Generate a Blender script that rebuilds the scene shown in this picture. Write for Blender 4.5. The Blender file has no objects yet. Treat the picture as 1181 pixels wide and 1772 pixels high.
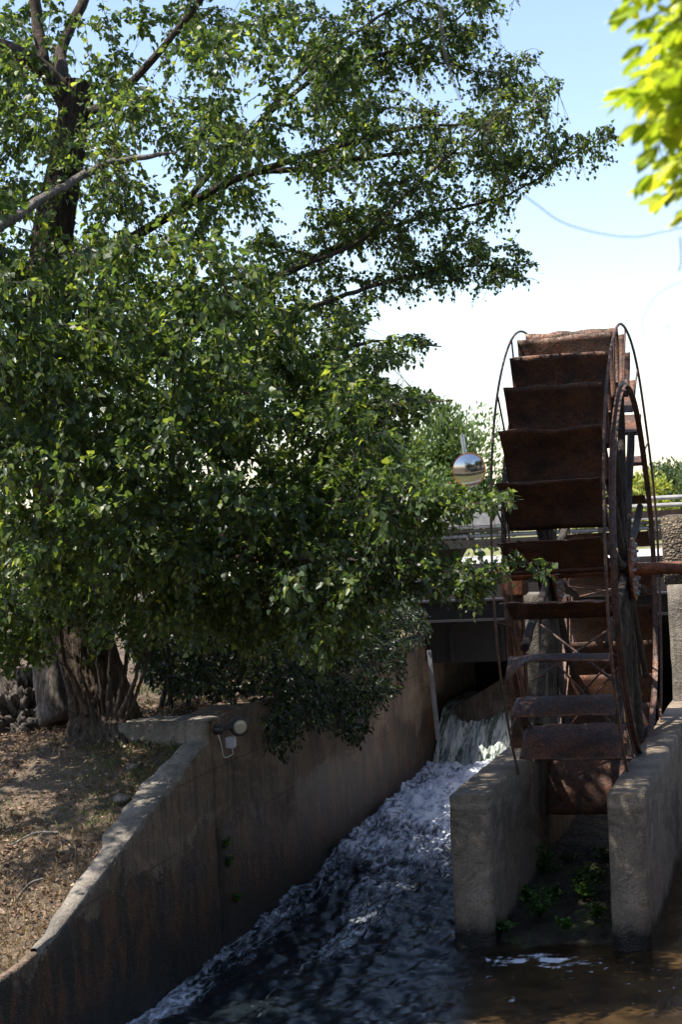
import bpy, math, random
import numpy as np
from mathutils import Vector
R = math.radians
random.seed(7); rng = np.random.default_rng(7)
S = bpy.context.scene

# ------------------------------------------------------------------ camera, world, sun, exposure
F, PSI, RHO, H = 3000.0, R(15.5), R(3.0), 3.5
Fw = np.array([-math.sin(PSI), math.cos(PSI), 0.]); R0 = np.array([math.cos(PSI), math.sin(PSI), 0.]); U = np.array([0, 0, 1.])
RT = math.cos(RHO)*R0 - math.sin(RHO)*U; UP = math.sin(RHO)*R0 + math.cos(RHO)*U
CP = np.array([0, 0, H])
cam = bpy.data.cameras.new("camera"); co = bpy.data.objects.new("camera", cam); S.collection.objects.link(co)
cam.sensor_fit = 'VERTICAL'; cam.sensor_height = 36; cam.lens = F/1772*36; cam.clip_end = 5000; cam.clip_start = .05
from mathutils import Matrix
m = Matrix(((RT[0], UP[0], -Fw[0], 0), (RT[1], UP[1], -Fw[1], 0), (RT[2], UP[2], -Fw[2], H), (0, 0, 0, 1)))
co.matrix_world = m
S.camera = co
cam.dof.use_dof = True; cam.dof.focus_distance = 13.5; cam.dof.aperture_fstop = 6.0

SUN_EL = R(62)
sd = -0.93*R0 - 0.28*Fw            # towards the sun, horizontal part (left of and behind the camera)
sd = sd/np.linalg.norm(sd)
SUN = np.array([sd[0]*math.cos(SUN_EL), sd[1]*math.cos(SUN_EL), math.sin(SUN_EL)])
w = bpy.data.worlds.new("World"); S.world = w; w.use_nodes = True
nt = w.node_tree; bg = nt.nodes['Background']
sky = nt.nodes.new('ShaderNodeTexSky'); sky.sky_type = 'NISHITA'; sky.sun_disc = False
sky.sun_elevation = SUN_EL; sky.sun_rotation = math.atan2(sd[0], sd[1]); sky.air_density = 1.0; sky.dust_density = .6; sky.ozone_density = 1.0
mxs = nt.nodes.new('ShaderNodeMix'); mxs.data_type = 'RGBA'; mxs.blend_type = 'MULTIPLY'; mxs.inputs[0].default_value = 1; mxs.inputs[7].default_value = (1.03, .97, .96, 1)   # white balance
nt.links.new(sky.outputs[0], mxs.inputs[6]); nt.links.new(mxs.outputs[2], bg.inputs[0]); bg.inputs[1].default_value = 0.118
sl = bpy.data.lights.new("sun", 'SUN'); sl.energy = 4.8; sl.angle = R(.53); sl.color = (1, .94, .84)
so = bpy.data.objects.new("sun", sl); S.collection.objects.link(so)
so.rotation_euler = Vector(SUN).to_track_quat('Z', 'Y').to_euler()
S.view_settings.view_transform = 'Standard'; S.view_settings.look = 'None'; S.view_settings.exposure = 1.25; S.view_settings.gamma = 1
S.cycles.max_bounces = 8; S.cycles.transparent_max_bounces = 8

# ------------------------------------------------------------------ survey helpers (measured positions)
def ray(px, py): return Fw + RT*(px-590.5)/F - UP*(py-886)/F
def atd(px, py, d): return CP + ray(px, py)*d
def onx(px, py, x): r = ray(px, py); return CP + r*x/r[0]
def onz(px, py, z): r = ray(px, py); return CP + r*(z-H)/r[2]
def projn(P):
    V = np.atleast_2d(P) - CP; d = V@Fw
    return 590.5 + (V@RT)/d*F, 886 - (V@UP)/d*F, d

# numpy value noise
def _h(ix, iy, iz, s):
    n = (ix*374761393 + iy*668265263 + iz*2147483647 + s*974634777) & 0x7fffffff
    n = ((n ^ (n >> 13))*1274126177) & 0x7fffffff
    n = ((n ^ (n >> 16))*73856093) & 0x7fffffff
    return (n & 0xffff)/65535.0
def noise(P, s=0):
    P = np.asarray(P, float); I = np.floor(P).astype(np.int64); f = P-I; f = f*f*(3-2*f)
    r = 0
    for a in (0, 1):
        for b in (0, 1):
            for c in (0, 1):
                wgt = (f[..., 0] if a else 1-f[..., 0])*(f[..., 1] if b else 1-f[..., 1])*(f[..., 2] if c else 1-f[..., 2])
                r = r + wgt*_h(I[..., 0]+a, I[..., 1]+b, I[..., 2]+c, s)
    return r*2-1
def fbm(P, o=4, s=0, g=.5):
    P = np.asarray(P, float); r = 0; a = 1; t = 0
    for k in range(o): r = r + a*noise(P*2**k + k*17.3, s+k); t += a; a *= g
    return r/t
def sstep(a, b, x): t = np.clip((x-a)/(b-a), 0, 1); return t*t*(3-2*t)

# ------------------------------------------------------------------ materials
class N:
    def __init__(s, name):
        s.m = bpy.data.materials.new(name); s.m.use_nodes = True; s.t = s.m.node_tree
        s.b = s.t.nodes['Principled BSDF']; s.o = s.t.nodes['Material Output']; s.tc = s.t.nodes.new('ShaderNodeTexCoord')
    def n(s, ty, **k):
        x = s.t.nodes.new(ty)
        for a, v in k.items(): setattr(x, a, v)
        return x
    def l(s, a, b): s.t.links.new(a, b)
    def mapv(s, sc, co=None):
        mp = s.n('ShaderNodeMapping'); s.l(co or s.tc.outputs['Object'], mp.inputs[0]); mp.inputs['Scale'].default_value = sc; return mp.outputs[0]
    def noise(s, sc, det=6, rough=.6, stretch=(1, 1, 1), dist=0):
        x = s.n('ShaderNodeTexNoise'); s.l(s.mapv(stretch), x.inputs['Vector'])
        x.inputs['Scale'].default_value = sc; x.inputs['Detail'].default_value = det; x.inputs['Roughness'].default_value = rough; x.inputs['Distortion'].default_value = dist
        return x.outputs['Fac']
    def ramp(s, f, st):
        x = s.n('ShaderNodeValToRGB'); s.l(f, x.inputs[0]); e = x.color_ramp.elements
        while len(e) < len(st): e.new(.5)
        for i, (p, c) in enumerate(st):
            e[i].position = p; e[i].color = (c, c, c, 1) if isinstance(c, (int, float)) else (*c, 1)
        return x.outputs[0]
    def mix(s, f, a, b, mode='MIX'):
        x = s.n('ShaderNodeMix', data_type='RGBA', blend_type=mode)
        for inp, v in ((x.inputs[0], f), (x.inputs[6], a), (x.inputs[7], b)):
            if isinstance(v, (int, float)): inp.default_value = v
            elif isinstance(v, tuple): inp.default_value = (*v, 1)
            else: s.l(v, inp)
        return x.outputs[2]
    def math(s, op, a, b=0, clamp=False):
        x = s.n('ShaderNodeMath', operation=op); x.use_clamp = clamp
        for inp, v in ((x.inputs[0], a), (x.inputs[1], b)):
            if isinstance(v, (int, float)): inp.default_value = v
            else: s.l(v, inp)
        return x.outputs[0]
    def sep(s, o='Object'):
        x = s.n('ShaderNodeSeparateXYZ'); s.l(s.tc.outputs[o], x.inputs[0]); return x.outputs
    def attr(s, nm): x = s.n('ShaderNodeAttribute', attribute_name=nm); return x.outputs['Fac']
    def col(s, c):
        if isinstance(c, tuple): s.b.inputs['Base Color'].default_value = (*c, 1)
        else: s.l(c, s.b.inputs['Base Color'])
    def rough(s, r):
        if isinstance(r, (int, float)): s.b.inputs['Roughness'].default_value = r
        else: s.l(r, s.b.inputs['Roughness'])
    def bump(s, h, st=.5, d=.02):
        x = s.n('ShaderNodeBump'); x.inputs['Strength'].default_value = st; x.inputs['Distance'].default_value = d
        s.l(h, x.inputs['Height']); s.l(x.outputs[0], s.b.inputs['Normal'])

def m_plain(name, c, r=.6, metal=0):
    k = N(name); n = k.noise(9, 5); k.col(k.mix(k.ramp(n, [(.3, 0.), (.7, 1.)]), tuple(x*.75 for x in c), tuple(min(1, x*1.2) for x in c)))
    k.rough(r); k.b.inputs['Metallic'].default_value = metal; return k.m

def m_concrete(name, base=(.21, .148, .098), level=.92, dark=(.022, .017, .013), wet=.5, amp=2.0, lich=.64, streak=.6):
    k = N(name)
    n1 = k.noise(1.4, 8, .7); n2 = k.noise(14, 6, .7); n3 = k.noise(2.2, 6, .75, (5, 5, .45)); n4 = k.noise(60, 3, .6); n5 = k.noise(.8, 5, .6, (1, 1, 2.5), 1.0)
    c = k.mix(k.ramp(n1, [(.38, 0.), (.6, 1.)]), tuple(x*.42 for x in base), base)
    c = k.mix(k.ramp(n5, [(.5, 0.), (.56, .55)]), c, tuple(x*1.35 for x in base))
    c = k.mix(k.ramp(n3, [(.48, 0.), (.64, streak)]), c, dark)
    c = k.mix(k.ramp(n2, [(.56, 0.), (.70, .6)]), c, tuple(x*1.9 for x in base))
    c = k.mix(k.ramp(n4, [(.35, .6), (.5, 0.)]), c, tuple(x*.3 for x in base))
    li = k.noise(7, 7, .75); c = k.mix(k.ramp(li, [(lich, 0.), (lich+.05, .7)]), c, (.16, .095, .02))
    if level is not None:
        z = k.sep()[2]; e = k.noise(.9, 8, .72); e2 = k.noise(9, 4, .7)
        h = k.math('ADD', z, k.math('MULTIPLY', k.math('SUBTRACT', e, .5), amp)); h = k.math('ADD', h, k.math('MULTIPLY', k.math('SUBTRACT', e2, .5), .3))
        h = k.math('SUBTRACT', h, level)
        sn = k.noise(3, 8, .75, (2, 2, .6))
        sc = k.ramp(sn, [(.34, (.006, .006, .003)), (.47, (.018, .010, .004)), (.58, (.10, .034, .007)), (.72, (.014, .017, .004))])
        hh = k.math('ADD', k.math('MULTIPLY', h, .5), .5)
        c = k.mix(k.ramp(hh, [(.49, 1.), (.503, 0.)]), c, sc)
        h3 = k.math('ADD', z, k.math('MULTIPLY', k.math('SUBTRACT', e, .5), .8)); c = k.mix(k.ramp(h3, [(wet*.4, .9), (wet, 0.)]), c, (.005, .006, .003))
        for zj in (.97, 1.47):
            dz = k.math('ABSOLUTE', k.math('SUBTRACT', k.math('ADD', z, k.math('MULTIPLY', n1, .07)), zj+.035)); c = k.mix(k.math('MULTIPLY', k.ramp(dz, [(.003, .45), (.012, 0.)]), 1 if wet > .4 else 0), c, (.02, .015, .01))
        k.rough(k.ramp(hh, [(.48, .5), (.52, .9)]))
    else: k.rough(.9)
    hb = k.math('ADD', k.math('MULTIPLY', n2, .6), k.math('MULTIPLY', n4, .4)); hb = k.math('ADD', hb, k.math('MULTIPLY', n1, .8))
    k.col(c); k.bump(hb, .9, .035); return k.m

def m_rust(name, a=(.040, .021, .014), b=(.150, .056, .024), g=(.095, .058, .042)):
    k = N(name); n = k.noise(6, 8, .7); n2 = k.noise(45, 4, .7); n3 = k.noise(3, 6, .7, (6, 1, 1)); n4 = k.noise(1.7, 5, .6)
    c = k.mix(k.ramp(n, [(.4, 0.), (.62, 1.)]), a, b)
    c = k.mix(k.ramp(n4, [(.50, 0.), (.66, .6)]), c, g)
    c = k.mix(k.ramp(n2, [(.50, 0.), (.62, .7)]), c, (.022, .010, .007))
    c = k.mix(k.ramp(n3, [(.6, 0.), (.72, .6)]), c, (.17, .07, .03))
    k.col(c); k.rough(k.ramp(n2, [(.4, .5), (.6, .8)])); k.b.inputs['Metallic'].default_value = .15
    k.bump(k.math('ADD', n2, n), .5, .012); return k.m

def m_leaf(name, c0, c1, c2, trans=.35, rough=.36, tcol=None):
    k = N(name); a = k.attr('rnd'); n = k.noise(40, 3, .6)
    c = k.ramp(a, [(0, c0), (.75, c1), (1, c2)])
    c = k.mix(k.ramp(n, [(.3, .25), (.7, 0.)]), c, tuple(x*.5 for x in c0))
    k.col(c); k.rough(rough); k.b.inputs['Specular IOR Level'].default_value = .42
    tr = k.n('ShaderNodeBsdfTranslucent'); 
    tc = k.mix(1.0, c, tcol or (2.4, 2.1, .9), 'MULTIPLY'); k.l(tc, tr.inputs[0])
    mx = k.n('ShaderNodeMixShader'); mx.inputs[0].default_value = trans
    k.l(k.b.outputs[0], mx.inputs[1]); k.l(tr.outputs[0], mx.inputs[2]); k.l(mx.outputs[0], k.o.inputs[0]); return k.m

def m_bark(name, a=(.045, .03, .022), b=(.17, .125, .095), st=(7, 7, 1.1)):
    k = N(name); n = k.noise(5, 8, .7, st, .6); n2 = k.noise(30, 4, .7); n3 = k.noise(1.2, 4)
    c = k.mix(k.ramp(n, [(.38, 0.), (.62, 1.)]), a, b); c = k.mix(k.ramp(n3, [(.5, 0.), (.7, .6)]), c, (.20, .18, .16))
    k.col(c); k.rough(.95); k.bump(k.math('ADD', n, k.math('MULTIPLY', n2, .5)), 1.0, .09); return k.m

M = {}
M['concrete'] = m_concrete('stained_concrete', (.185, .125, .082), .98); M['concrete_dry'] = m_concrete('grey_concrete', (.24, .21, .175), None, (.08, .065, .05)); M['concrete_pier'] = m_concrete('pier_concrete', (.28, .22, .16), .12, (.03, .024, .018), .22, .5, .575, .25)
M['rust'] = m_rust('rusty_steel'); M['rust_rod'] = m_rust('rusty_rod', (.06, .035, .028), (.17, .08, .05), (.12, .09, .08))
M['rust_orange'] = m_rust('orange_rust', (.10, .035, .014), (.28, .09, .03), (.16, .06, .03))
M['timber'] = m_bark('old_timber', (.022, .014, .010), (.10, .075, .06), (9, 9, .9))
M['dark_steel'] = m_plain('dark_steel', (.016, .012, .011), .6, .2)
M['grey_steel'] = m_plain('grey_steel', (.30, .29, .285), .45, .2)
M['galv'] = m_plain('galvanised_steel', (.33, .35, .38), .35, .6)
M['bark'] = m_bark('poplar_bark', (.028, .018, .012), (.135, .092, .064)); M['twig'] = m_bark('twig_bark', (.035, .024, .018), (.13, .095, .075))
M['palebark'] = m_bark('pale_bark', (.13, .11, .09), (.34, .30, .26)); M['deadwood'] = m_bark('dead_wood', (.05, .036, .028), (.26, .22, .19))
M['leaf'] = m_leaf('poplar_leaf', (.028, .052, .022), (.066, .106, .036), (.18, .22, .055), .5, .40, (3.0, 2.8, 1.1))
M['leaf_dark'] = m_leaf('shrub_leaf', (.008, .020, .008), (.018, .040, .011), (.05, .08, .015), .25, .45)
M['leaf_wist'] = m_leaf('wisteria_leaf', (.20, .32, .03), (.40, .50, .05), (.62, .64, .10), .5, .4, (1.7, 1.5, .7))
M['leaf_olean'] = m_leaf('light_shrub_leaf', (.05, .095, .035), (.10, .155, .05), (.19, .24, .08), .3, .5)
M['leaf_yellow'] = m_leaf('yellow_hedge_leaf', (.15, .20, .03), (.26, .30, .05), (.40, .40, .10), .3, .5)
M['leaf_far'] = m_leaf('far_tree_leaf', (.05, .08, .035), (.09, .13, .055), (.14, .18, .08), .25, .6)
M['leaf_low'] = m_leaf('marsh_leaf', (.03, .075, .015), (.07, .16, .03), (.16, .30, .05), .35, .4)
M['pink'] = m_plain('pink_blossom', (.65, .16, .25), .7)
M['litter'] = m_leaf('dead_leaf', (.10, .055, .035), (.25, .16, .10), (.44, .33, .24), .15, .7, (1.2, 1, .8))
M['straw'] = m_leaf('grass_blade', (.34, .25, .15), (.16, .15, .05), (.08, .14, .03), .3, .7, (1.3, 1.2, .8))
M['black'] = m_plain('black_plastic', (.022, .024, .028), .45); M['box'] = m_plain('grey_plastic', (.42, .42, .44), .5); M['cable'] = m_plain('white_cable', (.55, .5, .45), .5)
M['orange'] = m_plain('orange_rim', (.35, .11, .03), .6)
k = N('convex_mirror'); k.b.inputs['Metallic'].default_value = 1; k.col((.40, .40, .41)); k.rough(.11); M['mirror'] = k.m
k = N('lamp_glass'); k.col((.42, .38, .30)); k.rough(.15); M['lens'] = k.m
k = N('pebbledash'); v = k.n('ShaderNodeTexVoronoi'); v.inputs['Scale'].default_value = 38; k.l(k.tc.outputs['Object'], v.inputs['Vector'])
sc = k.n('ShaderNodeSeparateColor'); k.l(v.outputs['Color'], sc.inputs[0])
c = k.ramp(sc.outputs[0], [(0, (.05, .04, .03)), (.5, (.12, .09, .06)), (.8, (.19, .13, .07)), (1, (.30, .25, .19))])
c = k.mix(k.ramp(v.outputs['Distance'], [(.3, 0.), (.6, .7)]), c, (.04, .035, .03)); k.col(c); k.rough(.9)
k.bump(k.math('SUBTRACT', 1, v.outputs['Distance']), .9, .03); M['pebble'] = k.m
k = N('dry_ground'); n1 = k.noise(.9, 7, .65); n2 = k.noise(11, 8, .75); n3 = k.noise(70, 3, .7)
c = k.mix(k.ramp(n1, [(.4, 0.), (.62, 1.)]), (.10, .068, .045), (.22, .16, .10)); c = k.mix(k.ramp(n2, [(.45, 0.), (.65, .8)]), c, (.34, .26, .18))
c = k.mix(k.ramp(n3, [(.4, .7), (.6, 0.)]), c, (.045, .03, .02)); gg = k.noise(.35, 6, .6)
y = k.sep()[1]; far = k.ramp(k.math('MULTIPLY', y, .01), [(.22, 0.), (.32, 1.)])
c = k.mix(k.math('MULTIPLY', far, k.ramp(gg, [(.35, .25), (.6, 1.)])), c, (.20, .22, .07)); k.col(c); k.rough(1); k.bump(k.math('ADD', n2, k.math('MULTIPLY', n3, .6)), 1, .05); M['ground'] = k.m
k = N('road'); n = k.noise(3, 6); k.col(k.ramp(n, [(.3, (.36, .34, .32)), (.7, (.45, .43, .41))])); k.rough(.9); M['road'] = k.m
k = N('mud'); n = k.noise(5, 8, .7); n2 = k.noise(30, 5, .7)
k.col(k.ramp(n, [(.35, (.012, .012, .006)), (.5, (.03, .022, .012)), (.62, (.045, .06, .012)), (.72, (.12, .10, .05))])); k.rough(k.ramp(n2, [(.4, .35), (.6, .9)])); k.bump(k.math('ADD', n, n2), 1, .04); M['mud'] = k.m

def m_water():
    k = N('stream_water'); foam = k.attr('foam'); shal = k.attr('shallow')
    n = k.noise(10, 9, .62, (1, .26, 1), 2.0); n2 = k.noise(70, 5, .7, (1, .6, 1), .8)
    f = k.math('ADD', foam, k.math('MULTIPLY', k.math('SUBTRACT', n, .5), 1.8)); f = k.math('ADD', f, k.math('MULTIPLY', k.math('SUBTRACT', n2, .5), .55))
    f = k.ramp(f, [(.54, 0.), (.68, .18), (.88, .5), (1.12, 1.)])
    deep = k.mix(shal, (.008, .012, .015), k.ramp(k.noise(2.2, 6, .6), [(.4, (.018, .012, .006)), (.62, (.06, .036, .015))]))
    k.col(k.mix(f, deep, (.72, .76, .84))); k.rough(k.math('ADD', k.math('MULTIPLY', f, .5), .07))
    k.b.inputs['IOR'].default_value = 1.33
    hb = k.math('ADD', k.math('MULTIPLY', n2, .5), n); 
    x = k.n('ShaderNodeBump'); x.inputs['Distance'].default_value = .022; k.b.inputs['Specular IOR Level'].default_value = .3
    k.l(k.math('ADD', k.math('MULTIPLY', k.attr('rough'), .40), .12), x.inputs['Strength']); k.l(hb, x.inputs['Height']); k.l(x.outputs[0], k.b.inputs['Normal'])
    return k.m
M['water'] = m_water()
k = N('falling_water'); n = k.noise(6, 8, .72, (2.4, .3, .3), 1.2); n2 = k.noise(50, 5, .7, (1, .2, .25))
f = k.math('ADD', n, k.math('MULTIPLY', k.math('SUBTRACT', n2, .5), .35)); k.col(k.ramp(f, [(.34, (.02, .035, .024)), (.44, (.18, .22, .18)), (.55, (.75, .80, .78))])); k.rough(.25); k.bump(f, .9, .05); M['fall'] = k.m

# ------------------------------------------------------------------ object helpers
def link(o): S.collection.objects.link(o); return o
def wloc(o): return np.array(o.location) if o is not None else np.zeros(3)
def mesh_obj(name, V, Fc, mat, parent=None, smooth=False, origin=None, attrs=None):
    V = np.asarray(V, float).reshape(-1, 3); me = bpy.data.meshes.new(name)
    off = wloc(parent) if parent is not None else (np.zeros(3) if origin is None else np.asarray(origin, float))
    V = V - off
    if isinstance(Fc, np.ndarray) and Fc.ndim == 2:
        nf, kk = Fc.shape; me.vertices.add(len(V)); me.vertices.foreach_set('co', V.astype(np.float32).ravel())
        me.loops.add(nf*kk); me.loops.foreach_set('vertex_index', Fc.astype(np.int32).ravel())
        me.polygons.add(nf); me.polygons.foreach_set('loop_start', np.arange(0, nf*kk, kk, dtype=np.int32))
        me.update(calc_edges=True); me.validate()
    else: me.from_pydata([tuple(v) for v in V], [], [list(map(int, f)) for f in Fc]); me.update()
    if smooth: me.polygons.foreach_set('use_smooth', [True]*len(me.polygons))
    for nm, arr in (attrs or {}).items():
        a = me.attributes.new(nm, 'FLOAT', 'POINT'); a.data.foreach_set('value', np.asarray(arr, np.float32))
    if isinstance(mat, str): mat = M[mat]
    me.materials.append(mat); o = link(bpy.data.objects.new(name, me))
    if parent is not None: o.parent = parent
    else: o.location = off
    return o
def tag(o, label=None, cat=None, group=None, kind=None):
    if label: o['label'] = label
    if cat: o['category'] = cat
    if group: o['group'] = group
    if kind: o['kind'] = kind
    return o
def thing(name, loc, label, cat, group=None):
    o = link(bpy.data.objects.new(name, None)); o.location = tuple(loc); o.empty_display_size = .2; return tag(o, label, cat, group)

class G:   # geometry collector
    def __init__(s): s.v = []; s.f = []; s.n = 0
    def add(s, V, Fc): 
        V = np.asarray(V, float).reshape(-1, 3); s.v.append(V); s.f += [[i+s.n for i in f] for f in Fc]; s.n += len(V); return s
    def box(s, c, d, ax=None, bev=0):
        c = np.asarray(c, float); ax = np.eye(3) if ax is None else np.asarray(ax, float)
        V = []; hx, hy, hz = np.asarray(d, float)/2; b = min(bev, hx*.9, hy*.9, hz*.9)
        if b <= 0:
            for x in (-hx, hx):
                for y in (-hy, hy):
                    for z in (-hz, hz): V.append(c + ax[0]*x + ax[1]*y + ax[2]*z)
            return s.add(V, [(0, 1, 3, 2), (4, 6, 7, 5), (0, 4, 5, 1), (2, 3, 7, 6), (0, 2, 6, 4), (1, 5, 7, 3)])
        import bmesh
        bm = bmesh.new(); bmesh.ops.create_cube(bm, size=1)
        for v in bm.verts: v.co = (v.co.x*hx*2, v.co.y*hy*2, v.co.z*hz*2)
        bmesh.ops.bevel(bm, geom=bm.edges[:], offset=b, segments=2, affect='EDGES')
        V = [c + ax[0]*v.co.x + ax[1]*v.co.y + ax[2]*v.co.z for v in bm.verts]; Fc = [[v.index for v in f.verts] for f in bm.faces]; bm.free()
        return s.add(V, Fc)
    def tube(s, P, r, n=8, cap=True, disp=None):
        P = np.asarray(P, float); L = len(P); r = np.full(L, r) if np.isscalar(r) else np.asarray(r, float)
        T = np.gradient(P, axis=0); T /= np.linalg.norm(T, axis=1)[:, None] + 1e-9
        a = np.array([0, 0, 1.]) if abs(T[0][2]) < .9 else np.array([1., 0, 0]); u = np.cross(T[0], a); u /= np.linalg.norm(u)
        V = np.empty((L, n, 3)); ang = np.arange(n)*2*math.pi/n; ca, sa = np.cos(ang), np.sin(ang)
        for i in range(L):
            u = u - T[i]*(u@T[i]); u /= np.linalg.norm(u) + 1e-9; b = np.cross(T[i], u)
            V[i] = P[i] + r[i]*(ca[:, None]*u + sa[:, None]*b)
        if disp is not None: V = disp(V, P, r)
        Fc = []
        for i in range(L-1):
            for j in range(n): k2 = (j+1) % n; Fc.append((i*n+j, i*n+k2, (i+1)*n+k2, (i+1)*n+j))
        if cap: Fc.append(tuple(range(n-1, -1, -1))); Fc.append(tuple((L-1)*n+j for j in range(n)))
        return s.add(V.reshape(-1, 3), Fc)
    def prism(s, poly, z0, z1):   # poly ccw xy; z1 scalar or list
        n = len(poly); z1 = [z1]*n if np.isscalar(z1) else z1
        V = [(x, y, z0) for x, y in poly] + [(x, y, z) for (x, y), z in zip(poly, z1)]
        return s.add(V, [tuple(range(n-1, -1, -1)), tuple(range(n, 2*n))] + [(i, (i+1) % n, n+(i+1) % n, n+i) for i in range(n)])
    def disc(s, c, ax, r, t, n=24):   # solid disc
        ax = np.asarray(ax, float); ax /= np.linalg.norm(ax); c = np.asarray(c, float)
        return s.tube([c-ax*t/2, c+ax*t/2], r, n)
    def build(s, name, mat, parent=None, smooth=False, origin=None): return mesh_obj(name, np.vstack(s.v), s.f, mat, parent, smooth, origin)

def grid_faces(nu, nv):
    i = np.arange((nu-1)*(nv-1)); a = (i//(nv-1))*nv + i % (nv-1); return np.stack([a, a+nv, a+nv+1, a+1], 1)
def norm(v): v = np.asarray(v, float); return v/(np.linalg.norm(v, axis=-1, keepdims=True)+1e-9)
def smooth_line(pts, k=6):   # catmull-rom on rows (x,y,z,r)
    P = np.asarray(pts, float); Q = np.vstack([2*P[0]-P[1], P, 2*P[-1]-P[-2]]); out = []
    for i in range(1, len(Q)-2):
        for t in np.linspace(0, 1, k, endpoint=False):
            out.append(.5*((2*Q[i]) + (-Q[i-1]+Q[i+1])*t + (2*Q[i-1]-5*Q[i]+4*Q[i+1]-Q[i+2])*t*t + (-Q[i-1]+3*Q[i]-3*Q[i+1]+Q[i+2])*t**3))
    out.append(Q[-2]); return np.array(out)

# leaves: each 6 verts, 2 quads (n,6,3)
def shp(*side):   # half outline from base to tip -> full outline, midrib first and last of the half
    L = [(-x, y, z) for x, y, z in side]; Rr = [(x, y, z) for x, y, z in side][::-1]
    return L, Rr
def mk(side, tipz=0, base=(0, 0, 0), tip=(0, 1.05, 0)): return np.array([base] + [(-x, y, z) for x, y, z in side] + [(tip[0], tip[1], tipz)] + [(x, y, z) for x, y, z in side[::-1]])
SH_POP = mk([(.26, -.06, .04), (.50, .22, .09), (.26, .66, .05)], -.06, (0, .03, 0), (0, 1.08))
SH_OV = mk([(.17, .14, .04), (.27, .45, .06), (.16, .80, .03)], -.05, tip=(0, 1.0))
SH_NAR = mk([(.07, .2, .02), (.10, .5, .02), (.06, .8, .01)], -.03, tip=(0, 1.0))
SH_FAN = mk([(.36, .22, .08), (.50, .55, .1), (.28, .92, .03)], .08, tip=(0, .82))
def leaf_mesh(name, P, D, Nn, size, shape, mat, parent, rnd=None, stalk=None):
    P = np.asarray(P); n = len(P); D = norm(D); X = norm(np.cross(D, Nn)); Z = np.cross(X, D)
    size = np.full(n, size) if np.isscalar(size) else size
    wsc = rng.uniform(.75, 1.12, n); bend = rng.uniform(-.4, 2.2, n); sh = shape
    V = P[:, None] + size[:, None, None]*(sh[None, :, 0, None]*wsc[:, None, None]*X[:, None] + sh[None, :, 1, None]*D[:, None] + sh[None, :, 2, None]*bend[:, None, None]*Z[:, None])
    b = np.arange(n)[:, None]*8
    Fc = np.concatenate([b+np.array([0, 4, 3, 2, 1]), b+np.array([0, 7, 6, 5, 4])])
    rnd = rng.random(n) if rnd is None else rnd
    return mesh_obj(name, V.reshape(-1, 3), Fc, mat, parent, attrs={'rnd': np.repeat(rnd, 8)})

def in_poly(x, y, poly):
    x = np.asarray(x); y = np.asarray(y); ins = np.zeros(x.shape, bool); n = len(poly); j = n-1
    for i in range(n):
        xi, yi = poly[i]; xj, yj = poly[j]
        c = ((yi > y) != (yj > y)) & (x < (xj-xi)*(y-yi)/((yj-yi) or 1e-9)+xi); ins ^= c; j = i
    return ins

# ------------------------------------------------------------------ key dimensions (channel runs along +Y, water at z = 0)
XW = -4.858             # face of the left channel wall
XPL0, XPL1 = -2.965, -2.655   # left pier
XPR0, XPR1 = -1.718, -1.435   # right pier
YP = 13.45              # near end of both piers
ZP = 1.21; ZT = 1.86    # pier tops, left wall top
HUBX, HUBY, HUBZ, WR = -1.70, 16.143, 2.829, 2.24
YS = 20.9               # sluice wall

def bank_z(y):
    return np.interp(y, [4, 9.3, 10.2, 11.6, 13.0, 14.5, 20, 30], [.55, .76, .83, 1.25, 1.60, 1.74, 1.80, 1.80])

# ------------------------------------------------------------------ setting: ground, water, road
def build_ground():
    ts = np.concatenate([np.linspace(.0, 6, 90), np.geomspace(6.3, 500, 24)]); ys = np.concatenate([[-60, -10, 0], np.linspace(4, 26, 170), [26.5]])
    T, Y = np.meshgrid(ts, ys, indexing='ij'); X = XW - .04 - T
    Z = bank_z(Y); P = np.stack([X, Y, X*0], -1)
    fade = sstep(0, .3, T)
    Z = Z + .05*fbm(P*1.3, 4, 3)*fade + .022*fbm(P*7, 3, 5) - .015 + .10*np.exp(-((X+5.9)**2+(Y-13.7)**2)/1.2)
    Z = np.where(Y < 3, .4, Z)
    V = [np.stack([X, Y, Z], -1).reshape(-1, 3)]; Fc = [grid_faces(len(ts), len(ys))]; n = len(V[0])
    def sheet(x0, x1, y0, y1, z, nx, ny):
        nonlocal n
        xs = np.linspace(x0, x1, nx); yy = np.linspace(y0, y1, ny); a, b = np.meshgrid(xs, yy, indexing='ij')
        V.append(np.stack([a, b, a*0+z], -1).reshape(-1, 3)); Fc.append(grid_faces(nx, ny)+n); n += nx*ny
    sheet(-505, 2500, 26.5, 3000, 1.8, 30, 60); sheet(-2500, -505, -60, 3000, 1.8, 4, 6)
    sheet(9, 2500, -60, 26.5, 1.8, 6, 6)
    sheet(XW, 9, -6, 26.5, -.6, 6, 6); 
    o = mesh_obj('ground', np.vstack(V), np.vstack(Fc), 'ground', smooth=True); tag(o, kind='structure')
build_ground()

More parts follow.
